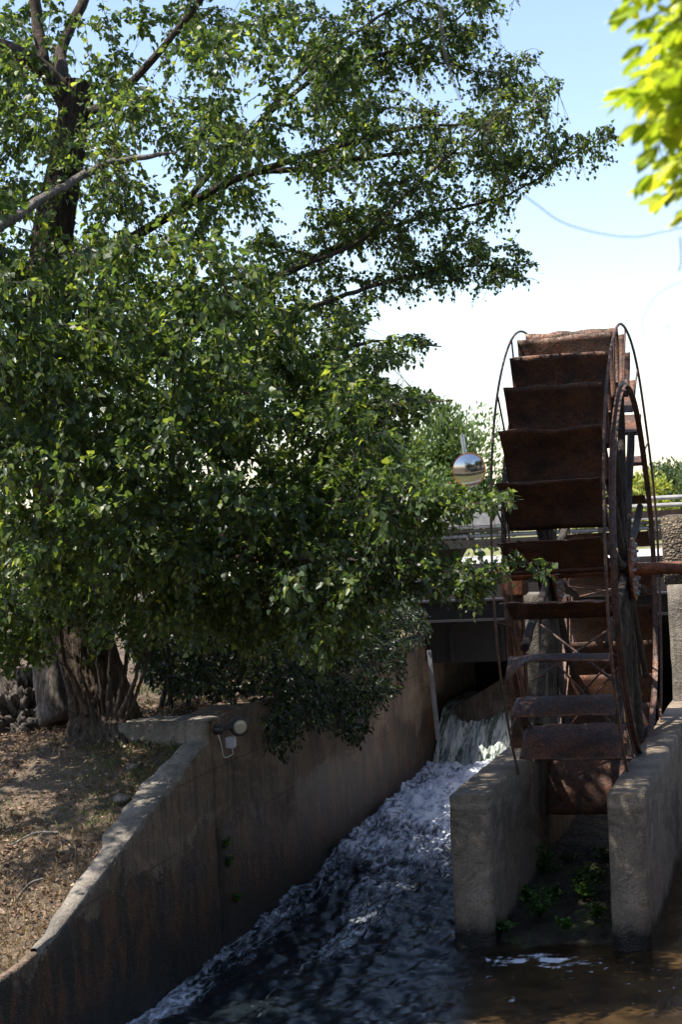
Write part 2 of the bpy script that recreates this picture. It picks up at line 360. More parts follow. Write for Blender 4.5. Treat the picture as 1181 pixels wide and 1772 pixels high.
def build_water():
    # grid follows the channel; rows along Y
    ys = np.concatenate([np.linspace(6, 9.2, 30), np.arange(9.25, 21.6, .026)]); xs = np.concatenate([np.arange(XW+.0, XPR1+1.4, .027), np.linspace(0.1, 9, 24)])
    X, Y = np.meshgrid(xs, ys, indexing='ij'); P = np.stack([X, Y, X*0], -1)
    lx = (X-XW)/(XPL0-XW)
    rise = .27*sstep(13.3, 20.9, Y)*(X < XPL1+.02)
    turb = sstep(10.5, 17, Y)*(X < XPL1+.02)
    # foam density
    wig = .10*fbm(P*np.array([.8, .8, 1]), 3, 19)
    cx = np.interp(Y, [9.5, 11, 12.5, 14, 15.5, 17, 19], [.40, .42, .44, .46, .48, .5, .5])+wig; wd = np.interp(Y, [9.5, 11, 12.5, 14, 15, 16, 18], [.12, .13, .15, .20, .30, .52, 1.3])
    foam = np.exp(-((lx-cx)/wd)**2)*np.interp(Y, [9.5, 11, 12.5, 13.5, 15, 16, 18], [.14, .18, .40, .56, .60, .76, 1.05])
    foam = np.maximum(foam, np.exp(-((lx-.05-wig*.3)/np.interp(Y, [9, 12, 15], [.16, .15, .22]))**2)*.74*sstep(9.6, 10.8, Y))
    foam += .34*fbm(P*np.array([3.0, 1.2, 1]), 5, 9, .6)
    foam = np.where(X > XPL1, .0, foam); foam = foam*(X < XPL0+.3)
    # froth drifting in front of the bed between the piers
    fr = np.exp(-((X+2.22)/.52)**2-((Y-13.12)/.24)**2); foam = foam + fr*(.75+1.7*fbm(P*np.array([10, 20, 1]), 3, 4))
    foam = foam + (.25*fbm(P*np.array([11, 11, 1]), 2, 14) > .135)*.55*(X > XPL0+.1)*(Y < 13.1)*(X < 1)
    hh = .10*fbm(P*np.array([3.2, 2.2, 1]), 5, 1, .65) + .07*(.25-np.abs(fbm(P*np.array([7, 4.5, 1]), 4, 2, .6)))
    foam = foam + (X < XPL0+.05)*2.2*hh*(.4+.6*turb)
    z = rise + turb*hh
    z = z + (1-turb)*(.010*fbm(P*np.array([3, 2.2, 1]), 3, 6)) + .035*np.exp(-((X-XW-.12)/.16)**2)*sstep(9.5, 11, Y)*fbm(P*np.array([9, 5, 1]), 3, 8)
    calm = (X > XPL1)
    z = np.where(calm, .006*fbm(P*np.array([4, 4, 1]), 3, 6), z + .062*fbm(P*np.array([8, 5, 1]), 4, 7, .62)+.03*fbm(P*np.array([2.3, 1.7, 1]), 2, 77))
    z = z + np.clip(foam-.3, 0, 1)*turb*(.10*np.abs(fbm(P*np.array([4, 2, 1]), 3, 12, .5))+.045*(.3-np.abs(fbm(P*np.array([9, 4, 1]), 2, 15, .5)))) + .05*np.exp(-((Y-20.9)/.5)**2)*(.6+.9*fbm(P*4, 4, 13))*(X < XPL1)
    rough = np.where(calm, .12, .35+.5*turb); shal = sstep(-3.1, -2.2, X + .25*fbm(P, 3, 2))
    o = mesh_obj('water', np.stack([X, Y, z], -1).reshape(-1, 3), grid_faces(len(xs), len(ys)), 'water', smooth=True,
                 attrs={'foam': foam.ravel(), 'rough': rough.ravel(), 'shallow': (shal*np.ones_like(X)).ravel()})
    tag(o, kind='structure')
build_water()

def build_fall():
    # sheet of water sliding down the spillway between left wall and the wheel column
    prof = np.array([(23.4, .95), (22.2, .95), (21.9, .92), (21.7, .84), (21.5, .70), (21.32, .52), (21.15, .34), (21.0, .18), (20.8, .0)])
    t = np.linspace(0, 1, 90); k = np.linspace(0, 1, len(prof)); yy = np.interp(t, k, prof[:, 0]); zz = np.interp(t, k, prof[:, 1])
    xs = np.linspace(XW+.02, XPL1-.0, 90); X, T = np.meshgrid(xs, t, indexing='ij'); Y = np.interp(T, t, yy); Z = np.interp(T, t, zz)
    P = np.stack([X*5, T*1.6, X*0], -1); d = .13*fbm(P, 4, 21, .65)*sstep(.12, .4, T) + .05*fbm(P*4, 3, 22)*sstep(.2, .5, T)
    o = mesh_obj('waterfall', np.stack([X, Y-d, Z+d*.8], -1).reshape(-1, 3), grid_faces(90, 90), 'fall', smooth=True); tag(o, kind='structure')
    o = G().prism([(XW, 23.3), (9, 23.3), (9, 27), (XW, 27)], .2, .9).build('upstream_water', 'mud'); tag(o, kind='structure')
build_fall()
# bright road beyond the sluice
o = G().add([(-200, 38, 1.806), (300, 38, 1.806), (300, 56, 1.806), (-200, 56, 1.806)], [(0, 1, 2, 3)]).build('road', 'road'); tag(o, kind='structure')
# muddy bed between the piers
xs = np.linspace(XPL1-.02, XPR0+.02, 50); ys = np.linspace(13.3, 20.8, 160); X, Y = np.meshgrid(xs, ys, indexing='ij'); P = np.stack([X, Y, X*0], -1)
Z = -.06 + .10*sstep(13.3, 13.8, Y) + .12*sstep(13.6, 15.5, Y) + .05*fbm(P*5, 4, 31) + .02*fbm(P*20, 3, 32)
o = mesh_obj('muddy_bed', np.stack([X, Y, Z], -1).reshape(-1, 3), grid_faces(50, 160), 'mud', smooth=True); tag(o, kind='structure')

# ------------------------------------------------------------------ concrete: walls, piers, columns, sluice
def rough_block(name, poly_rows, mat, amp=.012, sub=.12, parent=None, origin=None, keep=()):
    """poly_rows: 8 corners (bottom 4 ccw, top 4 ccw) -> subdivided, slightly uneven block"""
    import bmesh
    g = G(); g.add(poly_rows, [(3, 2, 1, 0), (4, 5, 6, 7), (0, 1, 5, 4), (1, 2, 6, 5), (2, 3, 7, 6), (3, 0, 4, 7)])
    bm = bmesh.new(); vs = [bm.verts.new(v) for v in poly_rows]
    for f in g.f: bm.faces.new([vs[i] for i in f])
    bmesh.ops.bevel(bm, geom=bm.edges[:], offset=.010, segments=2, affect='EDGES')
    for _ in range(7):
        es = [e for e in bm.edges if e.calc_length() > sub*1.5]
        if not es: break
        bmesh.ops.subdivide_edges(bm, edges=es, cuts=1, use_grid_fill=True)
    bmesh.ops.triangulate(bm, faces=[f for f in bm.faces if len(f.verts) > 4])
    bm.normal_update(); P = np.array([v.co[:] for v in bm.verts]); Nn = np.array([v.normal[:] for v in bm.verts])
    P = P + Nn*(amp*fbm(P*2.5, 5, 40, .6)[:, None]*1.0 + amp*.5*fbm(P*14, 3, 44)[:, None])
    Fc = [[v.index for v in f.verts] for f in bm.faces]; bm.free()
    return mesh_obj(name, P, Fc, mat, parent, smooth=True, origin=origin)
def blk(x0, x1, y0, y1, z0, z1): return [(x0, y0, z0), (x1, y0, z0), (x1, y1, z0), (x0, y1, z0), (x0, y0, z1), (x1, y0, z1), (x1, y1, z1), (x0, y1, z1)]

t = thing('channel_wall', (XW, 13.4, 0), 'long stained concrete channel wall rising from a sloping wing to the tree roots', 'wall')
rough_block('wall_panel', blk(XW-.42, XW, 13.24, 26.4, -.5, ZT), 'concrete', .014, .16, t)
# sloping wing wall: top follows the bank
g = G(); ysl = np.array([4, 9.3, 10.19, 11.6, 13.0, 13.23]); zt = np.array([.60, .80, .88, 1.28, 1.67, 1.69])
yy = np.linspace(4, 13.225, 120); zz = np.interp(yy, ysl, zt); wk = np.interp(yy, [4, 9.8, 10.4, 12, 13.2], [.05, .06, .13, .22, .18])
rows = []
hs = np.linspace(0, 1, 24)
for y_, z_, w_ in zip(yy, zz, wk):
    r = [(XW-.002, y_, -.5+(z_-.015+.5)*h) for h in hs] + [(XW-.014, y_, z_), (XW-w_*.5, y_, z_), (XW-w_, y_, z_-.004), (XW-w_-.03, y_, z_-.3)]
    rows.append(r)
A = np.array(rows); nv = A.shape[1]; A = A.reshape(-1, 3)
d = .016*fbm(A*2.5, 5, 41, .6) + .008*fbm(A*13, 3, 42); A[:, 0] += d; A[:, 2] += .02*fbm(A*4, 4, 43)*(A[:, 2] > .3)
mesh_obj('sloping_wing', A, np.vstack([grid_faces(120, nv)[:, ::-1], [[119*nv+0, 119*nv+nv-1, 119*nv+nv-2, 119*nv+23]]]), 'concrete', t)
# paler strip along the sloping top, its sunlit edge put into the colour
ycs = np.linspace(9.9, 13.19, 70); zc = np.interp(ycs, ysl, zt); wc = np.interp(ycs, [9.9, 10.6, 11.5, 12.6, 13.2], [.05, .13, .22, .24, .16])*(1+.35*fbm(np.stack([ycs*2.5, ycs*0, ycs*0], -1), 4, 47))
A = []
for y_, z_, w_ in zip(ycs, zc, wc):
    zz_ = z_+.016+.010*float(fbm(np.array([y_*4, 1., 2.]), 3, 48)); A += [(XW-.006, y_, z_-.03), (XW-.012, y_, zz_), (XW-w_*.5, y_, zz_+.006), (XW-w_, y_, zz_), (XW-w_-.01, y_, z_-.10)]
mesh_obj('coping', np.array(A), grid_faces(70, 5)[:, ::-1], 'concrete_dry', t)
# kerb-like return at the near end of the coping, running back into the bank
rough_block('coping_return', blk(XW-.80, XW-.03, 13.20, 13.62, 1.30, ZT+.006), 'concrete_dry', .012, .12, t)

for nm, x0, x1, lab, cat in (('left', XPL0, XPL1, 'left of the two concrete piers, beside the white rapids', 'pier'), ('right', XPR0, XPR1, 'right of the two concrete piers, lichen spotted with sun streaks on its end', 'pier')):
    rows = blk(x0, x1, YP, YS+3.3, -.6, ZP); rows[0] = (x0-.01, YP-.03, -.6); rows[1] = (x1+.012, YP-.03, -.6)
    o = rough_block('wheel_pier', rows, 'concrete_pier', .012, .10, origin=((x0+x1)/2, YP, 0)); tag(o, lab, cat)
o = rough_block('concrete_column', blk(XPL0+.015, XPL1+.03, 16.45, 16.85, ZP-.02, 2.62), 'concrete_dry', .012, .1, origin=(-2.8, 16.6, ZP)); tag(o, 'pale concrete column on the left pier under the wheel shaft', 'column')
t = thing('bearing_wall', (-1.4, 19.5, ZP), 'pebbledash concrete block rising behind the axle at the right edge', 'wall')
rough_block('wall_base', blk(XPR0+.02, 1.2, 19.5, 20.6, 0, 2.50), 'concrete_dry', .02, .2, t)
rough_block('wall_block', blk(XPR0-.01, 1.2, 19.52, 20.4, 2.51, 3.27), 'pebble', .012, .14, t)
o = rough_block('concrete_wall', blk(.9, 1.5, 10, 24, -.6, 1.25), 'concrete', .02, .3, origin=(1, 15, 0)); tag(o, 'dark outer concrete channel wall at the far right behind the right pier', 'wall')

# sluice: steel beam, dark gate panel, side post, dark back wall
t = thing('sluice_gate', (-3.5, YS, .9), 'dark steel sluice gate hanging over the waterfall left of the wheel', 'sluice gate')
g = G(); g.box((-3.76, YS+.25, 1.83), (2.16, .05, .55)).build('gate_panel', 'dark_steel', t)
for dx in (-.75, -.1, .62): G().box((-3.76+dx, YS+.20, 1.83), (.05, .05, .54)).build('gate_rib', 'dark_steel', t)
G().box((XW+.16, YS-.15, 1.2), (.05, .03, 1.1), norm(np.array([[1, 0, .05], [0, 1, 0], [-.05, 0, 1]]))).build('guide_rail', 'galv', t)
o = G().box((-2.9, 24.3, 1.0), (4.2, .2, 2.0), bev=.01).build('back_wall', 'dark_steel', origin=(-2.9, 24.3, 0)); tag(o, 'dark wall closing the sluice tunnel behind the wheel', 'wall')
g = G(); 
for z in (2.10, 2.34): g.box((-3.2, YS-.02, z), (4.6, .22, .022))
g.box((-3.2, YS-.02, 2.22), (4.6, .02, .24)); o = g.build('steel_beam', 'dark_steel', origin=(-3.2, YS, 2.1)); tag(o, 'dark steel beam spanning the channel above the sluice gate', 'beam')
o = G().box((-3.9, YS+.75, 1.15), (1.5, .12, .35), norm(np.array([[1, 0, .55], [0, 1, 0], [-.55, 0, 1]])), .01).build('sloping_slab', 'timber', origin=(-3.9, YS+.7, 1.1)); tag(o, 'sloping dark slab inside the sluice tunnel mouth', 'slab')
for x in (-3.8, -3.1):
    pass
o = G().box((-2.5, 23.5, 2.03), (5.5, 5.0, .08)).build('light_block_slab', 'dark_steel'); tag(o, kind='structure')  # cover added to keep light from above out of the sluice tunnel
# loose plank lying on the far end of the left wall
o = G().tube([(XW-.2, 18.3, ZT+.05), (XW+.02, 18.9, ZT+.09), (XW+.25, 19.9, ZT+.12)], .045, 10).build('metal_pipe', 'dark_steel', origin=(XW, 19, ZT)); tag(o, 'dark pipe lying along the far top of the left channel wall', 'pipe')

# ------------------------------------------------------------------ steel footbridge railing and roadside rails behind the sluice
Yb = 25.0
t = thing('bridge_railing', (-3, Yb, 1.8), 'grey steel bridge railing with dark rails behind the water wheel', 'railing')
def rail(name, z, h, th, mat, x0=-8, x1=4, dy=0): G().box(((x0+x1)/2, Yb+dy, z), (x1-x0, th, h), bev=min(h, th)*.12).build(name, mat, t)
rail('top_board', 3.29, .19, .04, 'grey_steel', -5.75, -3.2)
rail('ledge', 3.17, .022, .22, 'grey_steel', -8, 4, .1)
rail('rail', 3.12, .05, .05, 'dark_steel')
G().tube([(-8, Yb+.05, 3.045), (4, Yb+.05, 3.045)], .032, 10).build('pipe_rail', 'grey_steel', t)
rail('rail', 2.93, .13, .06, 'dark_steel'); rail('rail', 2.60, .085, .06, 'dark_steel'); rail('rail', 2.22, .30, .3, 'dark_steel', -8, 4, .1)
rail('ledge', 2.33+.06, .03, .4, 'grey_steel', -8, 4, .15)
for x in (-5.9, -3.05, 1.0): G().box((x, Yb-.05, 2.55), (.11, .10, 1.2), bev=.01).build('post', 'dark_steel', t)
G().box((-6.15, Yb-.02, 2.55), (.07, .10, 1.2)).build('post', 'grey_steel', t)
G().box((-4.38, Yb-.04, 3.19), (.07, .03, .14)).build('bracket', 'grey_steel', t)
Yg = 33.0
t = thing('guard_rail', (0, Yg, 1.8), 'pale roadside guard rail with brown beam seen through the right of the wheel', 'guard rail')
g = G()
for dz in (-.07, .07): g.tube([(-12, Yg, 3.38+dz), (14, Yg, 3.38+dz)], .045, 10)
g.build('double_rail', 'grey_steel', t)
G().box((1, Yg+.05, 3.14), (26, .06, .16)).build('beam', 'rust_rod', t); G().tube([(-12, Yg+.1, 2.72), (14, Yg+.1, 2.72)], .03, 8).build('lower_rail', 'grey_steel', t)
for x in (-11, -8, -5.0, -2.45, 1.2, 4): G().box((x, Yg-.07, 2.75), (.11, .09, 1.35), bev=.01).build('post', 'dark_steel', t)
o = G().box((-2, 29, 2.2), (30, .35, .55), bev=.02).build('low_parapet', 'concrete_dry', origin=(-2, 29, 1.8)); tag(o, 'low pale concrete parapet beyond the bridge railing', 'wall')

# ------------------------------------------------------------------ the viewer's side: bridge, then unseen roof and building added to block sky light
o = G().box((1, -.6, 1.55), (16, 4.6, .4), bev=.02).build('bridge_deck', 'concrete_dry', origin=(1, -.6, 1.4)); tag(o, kind='structure')
t = thing('sky_block_roof', (0, 1, 1.75), 'unseen timber roof with vine leaves added over the bridge to block sky light', 'sky_block_roof')  # out-of-frame leafy roof added to cut sky light over the channel
for x in (-5.5, 5.5):
    for y in (-2.6, 1.7): G().box((x if y < 5 else x, y, (5.5+(1.75 if y < 2 else 0))/2), (.16, .16, 5.5-(1.75 if y < 2 else 0)), bev=.01).build('post', 'timber', t)
for y in (-2.6, -.4, 1.7): G().box((0, y, 5.56), (12, .14, .2), bev=.01).build('beam', 'timber', t)
g = G()
for x in np.arange(-5.8, 5.9, .6): g.box((x, -.5, 5.72), (.08, 5.2, .12))
g.build('rafters', 'timber', t)
n = 6000; P = np.stack([rng.uniform(-5.8, 5.8, n), rng.uniform(-3, 2.1, n), 5.85+rng.uniform(-.12, .25, n)], 1)
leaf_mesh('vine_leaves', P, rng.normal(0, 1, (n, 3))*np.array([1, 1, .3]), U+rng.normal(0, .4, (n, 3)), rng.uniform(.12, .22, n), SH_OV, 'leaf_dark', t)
t = thing('sky_block_building', (0, -9, 1.8), 'unseen pale building with dark windows added behind the viewer to block sky light', 'building')  # out-of-frame building added to block sky light and darken the mirror view
G().box((0, -10, 4.6), (22, 4, 5.8), bev=.02).build('wall', 'concrete_dry', t)
G().add([(-11.6, -7.6, 7.4), (11.6, -7.6, 7.4), (11.6, -12.4, 7.4), (-11.6, -12.4, 7.4), (-11.6, -10, 9), (11.6, -10, 9)], [(0, 1, 5, 4), (2, 3, 4, 5), (0, 4, 3), (1, 2, 5), (3, 2, 1, 0)]).build('roof', 'rust_orange', t)
for x in (-8, -4, 0, 4, 8): G().box((x, -7.99, 4.8), (1.2, .08, 1.6)).build('window', 'dark_steel', t)

# ------------------------------------------------------------------ water wheel
HX0 = HUBX - .88
C0 = np.array([HUBX-.44, HUBY, HUBZ])
t = thing('water_wheel', C0, 'large rusty steel water wheel with curved paddles on a horizontal axle', 'water wheel')
def pol(th, r, x): return np.array([x, HUBY - r*math.cos(th), HUBZ + r*math.sin(th)])
NPD = 28
for i in range(NPD):
    if i in (22, 23): continue      # two paddles are gone below the axle
    th = R(9.2) + i*2*math.pi/NPD
    rad = np.array([0, -math.cos(th), math.sin(th)]); tan = np.array([0, -math.sin(th), -math.cos(th)])  # tan: towards smaller th (down at the front)
    lip = HUBZ*U + np.array([0, HUBY, 0]) + rad*(WR-.01)
    nu, nv = 30, 13; u = np.linspace(0, 1, nu); v = np.linspace(0, 1, nv)
    Uu, Vv = np.meshgrid(u, v, indexing='ij')
    L = .60; al = R(20)
    inw = Vv*L; bul = .055*np.sin(math.pi*Vv)*L/.6
    din = -rad*math.cos(al) + tan*math.sin(al); dup = np.cross(din, np.array([1., 0, 0])); dup = dup*np.sign(dup@(-tan))
    wave = np.stack([Uu*3.3+i*7.1, Uu*0+i, Vv*2], -1)
    lipw = (1-Vv)**4
    dis = lipw*.018*fbm(wave, 3, 60)*(1+1.2*(i in (1, 2, 7))) + .012*fbm(wave*2.5, 3, 61)
    notch = lipw*.022*np.clip(fbm(np.stack([Uu*6+i*3.3, Uu*0+i*2, Uu*0], -1), 4, 62), -.3, 1)
    x = HX0 + .012 + Uu*(.88-.024)
    if i == 26:  dis = dis - .22*np.clip(.2-Uu, 0, 1)*4*lipw; notch = notch - .05*np.exp(-((Uu-.27)/.06)**2)*lipw      # torn, folded lip
    V = lip + (inw+notch+.0)[..., None]*din + (bul+dis)[..., None]*dup; V[..., 0] = x
    P = V.reshape(-1, 3); g = G(); fs = [tuple(f) for f in grid_faces(nu, nv)]
    P2 = P - dup*.006; n0 = len(P); fs2 = [tuple(int(q)+n0 for q in f[::-1]) for f in fs]
    edge = []
    bd = [j for j in range(nv)] + [k_*nv+nv-1 for k_ in range(1, nu)] + [(nu-1)*nv+j for j in range(nv-2, -1, -1)] + [k_*nv for k_ in range(nu-2, 0, -1)]
    for a, b in zip(bd, bd[1:]+bd[:1]): edge.append((a, b, b+n0, a+n0))
    mesh_obj('paddle', np.vstack([P, P2]), fs+fs2+edge, 'rust', t, smooth=True)
def ring(r0, x, sec, n=112, name='ring', mat='rust_rod', wob=.006, gap=False):
    th = np.linspace(R(-46), R(232), n) if gap else np.linspace(0, 2*math.pi, n, endpoint=False); V = []; m_ = len(sec)
    for a in th:
        q = wob*math.sin(a*3+x)+wob*.6*math.sin(a*7)
        for dr, dx in sec: V.append(pol(a, r0+dr+q, x+dx+q*.8))
    Fc = [(i*m_+j, i*m_+(j+1) % m_, ((i+1) % n)*m_+(j+1) % m_, ((i+1) % n)*m_+j) for i in range(n-1 if gap else n) for j in range(m_)]
    return mesh_obj(name, V, Fc, mat, t, smooth=False)
circ = lambda r: [(r*math.cos(a), r*math.sin(a)) for a in np.linspace(0, 2*math.pi, 8, endpoint=False)]
rect = lambda dr, dx: [(-dr/2, -dx/2), (dr/2, -dx/2), (dr/2, dx/2), (-dr/2, dx/2)]
ring(WR+.02, HX0-.02, circ(.011), name='outer_rim', gap=True); ring(WR+.02, HUBX+.02, circ(.013), name='outer_rim')
ring(1.72, HX0+.03, rect(.055, .01), name='inner_ring', mat='rust'); ring(1.72, HUBX-.0, rect(.055, .01), name='inner_ring', mat='rust')
ring(1.70, HUBX+.025, rect(.01, .045), name='inner_ring', mat='rust_rod', wob=.003)
ring(1.70, HX0-.02, rect(.01, .045), name='inner_ring', mat='rust_rod', wob=.003)
# short tie bars from the outer rim in to the inner rings
for x, sgn in ((HX0-.015, -1), (HUBX+.015, 1)):
    for i in range(14):
        a = R(9.6)+R(6)+i*2*math.pi/14
        G().tube([pol(a+.05, WR+.02, x), pol(a-.03, 1.74, x-.02*sgn)], .009, 6).build('tie_bar', 'rust_rod', t)
# spokes (old timbers) both sides
for x in (HX0+.10, HUBX-.075):
    for i in range(12):
        a = R(11)+i*math.pi/6
        r_ = norm(pol(a, 1, 0)-pol(a, 0, 0)); tn = np.array([0, -math.sin(a), -math.cos(a)]); nr = 9
        P = [pol(a, rr, x) + .012*math.sin(rr*5+i)*tn for rr in np.linspace(.17, 1.70, nr)]
        g = G(); rr2 = .037*(1+.12*np.array([fbm(np.array([i*3.+x, q, 0]), 2, 5) for q in range(nr)]))
        g.tube(P, rr2, 12, disp=lambda V, P_, r2: V + (.010*fbm(V*np.array([18, 7, 7]), 4, 71))[..., None]); g.build('spoke', 'timber', t)
    g = G(); g.disc((x+.075, HUBY, HUBZ), (1, 0, 0), .29, .025, 36)
    pl = g.build('hub_plate', 'rust_orange', t)
    g = G()
    for i in range(16):
        for rr in (.23,) if i % 2 else (.23, .13):
            g.disc(pol(i*math.pi/8, rr, x+.097), (1, 0, 0), .014, .03, 8)
    b = mesh_obj('bolt', np.vstack(g.v)-np.array(t.location), g.f, 'grey_steel'); b.parent = pl; b.name = 'bolts'; b['kind'] = 'stuff'
    g = G(); g.disc((x-.02, HUBY, HUBZ), (1, 0, 0), .19, .14, 28); g.build('hub', 'rust', t)
G().tube([(XPL0-.05, HUBY, HUBZ), (HX0, HUBY, HUBZ), (HUBX, HUBY, HUBZ), (1.3, HUBY, HUBZ)], .058, 20).build('axle', 'rust_orange', t)
# crossed bracing rods between the two sides
for i in range(8):
    a0 = R(12)+i*math.pi/4; a1 = a0+.0
    for s_ in (0, 1):
        p0 = pol(a0, 1.6 if s_ else .8, HX0+.1); p1 = pol(a0, .8 if s_ else 1.6, HUBX-.08); G().tube([p0, p1], .010, 6).build('cross_brace', 'rust_rod', t)
for i in range(14):
    a0 = R(3)+i*2*math.pi/14; G().tube([pol(a0, 1.74, HX0+.03), pol(a0, 1.74, HUBX-.02)], .014, 6).build('cross_bar', 'rust_rod', t)
o = G().box((-2.82, HUBY, 2.70), (.22, .30, .14), bev=.015).build('shaft_bearing', 'rust_orange', origin=(-2.82, HUBY, 2.63)); tag(o, 'rusty bearing block carrying the left end of the wheel shaft', 'bearing')
o = G().box((-2.83, HUBY, 1.92), (.16, .16, 1.42), bev=.01).build('bearing_post', 'rust', origin=(-2.83, HUBY, ZP)); tag(o, 'rusty steel post carrying the left shaft bearing on the left pier', 'post')

# ------------------------------------------------------------------ wall lamp
Lp = onx(372, 1262, XW)
t = thing('wall_lamp', Lp, 'small round black floodlight with grey junction box on the channel wall', 'lamp')
g = G(); g.tube([Lp, Lp+np.array([.05, 0, 0]), Lp+np.array([.075, 0, 0])], [.045, .045, .03], 20); g.tube([Lp+np.array([.06, 0, 0]), Lp+np.array([.09, .05, .0]), Lp+np.array([.12, .16, .0])], .014, 8); g.build('bracket', 'black', t, smooth=False)
hc = Lp+np.array([.13, .20, .0]); fd = norm(np.array([.75, -.9, -.15])); g = G()
g.tube([hc-fd*.05, hc-fd*.03, hc-fd*.005, hc+fd*.03, hc+fd*.045, hc+fd*.050], [.03, .06, .078, .082, .080, .070], 28); hd = g.build('lamp_head', 'black', t, smooth=False)
g = G(); c_ = hc+fd*.053; g.tube([c_-fd*.002, c_+fd*.004, c_+fd*.008], [.062, .05, .02], 24); o = g.build('lens', 'lens', smooth=True); 
for v in o.data.vertices: v.co -= Vector(t.location)
o.parent = hd
jb = Lp+np.array([.10, .09, -.12]); G().box(jb, (.07, .09, .09), bev=.008).build('junction_box', 'box', t)
cb = smooth_line([(*(Lp+np.array([.03, -.01, -.04])), 0), (*(Lp+np.array([.05, .0, -.14])), 0), (*(Lp+np.array([.05, .05, -.235])), 0), (*(jb+np.array([0, .03, -.10])), 0), (*(jb+np.array([0, .01, -.045])), 0)])
G().tube(cb[:, :3], .0045, 6).build('cable', 'cable', t)

# ------------------------------------------------------------------ traffic mirror
mc = atd(813, 812, 34); top = atd(800, 752, 34.05); bot = atd(840, 1010, 34.2); dirp = norm(top-bot)
bot = bot + dirp*(1.8-bot[2])/dirp[2]
t = thing('traffic_mirror', bot, 'round convex traffic mirror with orange rim on a leaning grey pole', 'mirror')
G().tube([bot, top], .042, 14).build('pole', 'galv', t)
nrm = norm(CP-mc+np.array([-2.0, 0, -3.0])); ax1 = norm(np.cross(nrm, U)); ax2 = np.cross(ax1, nrm); mc = mc + nrm*.10
def dome(c, r, h, rings=10, n=40):
    V = []; 
    for i in range(rings+1):
        q = i/rings*r; z_ = h*(1-(q/r)**2)
        for j in range(n): a = j*2*math.pi/n; V.append(c+ax1*q*math.cos(a)+ax2*q*math.sin(a)+nrm*z_)
    Fc = [(i*n+j, i*n+(j+1) % n, (i+1)*n+(j+1) % n, (i+1)*n+j) for i in range(rings) for j in range(n)]; return V, Fc
V, Fc = dome(mc, .315, .07); mesh_obj('mirror_face', V, Fc, 'mirror', t, smooth=True)
g = G(); a = np.linspace(0, 2*math.pi, 41)[:-1]; sec = [(-.012, 0), (.012, 0.012), (.012, -.03), (-.012, -.03)]
V = [mc+(ax1*math.cos(q)+ax2*math.sin(q))*(.318+s_[0])+nrm*s_[1] for q in a for s_ in sec]
g.add(V, [(i*4+j, i*4+(j+1) % 4, ((i+1) % 40)*4+(j+1) % 4, ((i+1) % 40)*4+j) for i in range(40) for j in range(4)]); g.build('rim', 'orange', t)
g = G(); g.disc(mc-nrm*.03, nrm, .31, .02, 36); g.tube([mc-nrm*.02, mc-nrm*.10], .03, 8); g.build('back_shell', 'black', t)

# ------------------------------------------------------------------ trees
def limb_disp(amp, fr, seed):
    def f(V, P, r): d_ = fbm(V*np.array([fr, fr, fr*.25]), 5, seed, .6); ce = P[:, None]; dirr = norm(V-ce); return V + dirr*(amp*d_*np.minimum(1, r/.05)[:, None])[..., None]
    return f
def L3(pts): return [(*atd(px, py, d), r) for px, py, d, r in pts]

SIL = [(-1400, -1400), (1150, -1400), (1100, -500), (915, -5), (890, 65), (865, 88), (955, 88), (920, 130), (985, 132), (950, 192), (1000, 203), (1005, 232), (1090, 200), (1082, 275), (1025, 312), (925, 330), (905, 350), (890, 385), (905, 430), (945, 452), (930, 498), (870, 512), (800, 538), (765, 522), (690, 545), (625, 560), (640, 585), (730, 575), (772, 590), (765, 620), (715, 640), (640, 640), (690, 665), (790, 682), (780, 722), (725, 755), (700, 790), (735, 830), (900, 850), (905, 885), (800, 905), (760, 935), (860, 945), (965, 972), (962, 1010), (890, 1020), (845, 1050), (820, 1075), (745, 1040), (690, 1060), (650, 1120), (610, 1180), (590, 1130), (555, 1190), (500, 1135), (450, 1180), (400, 1120), (330, 1150), (290, 1110), (240, 1170), (200, 1110), (150, 1165), (110, 1120), (60, 1175), (-60, 1180), (-1400, 1300)]

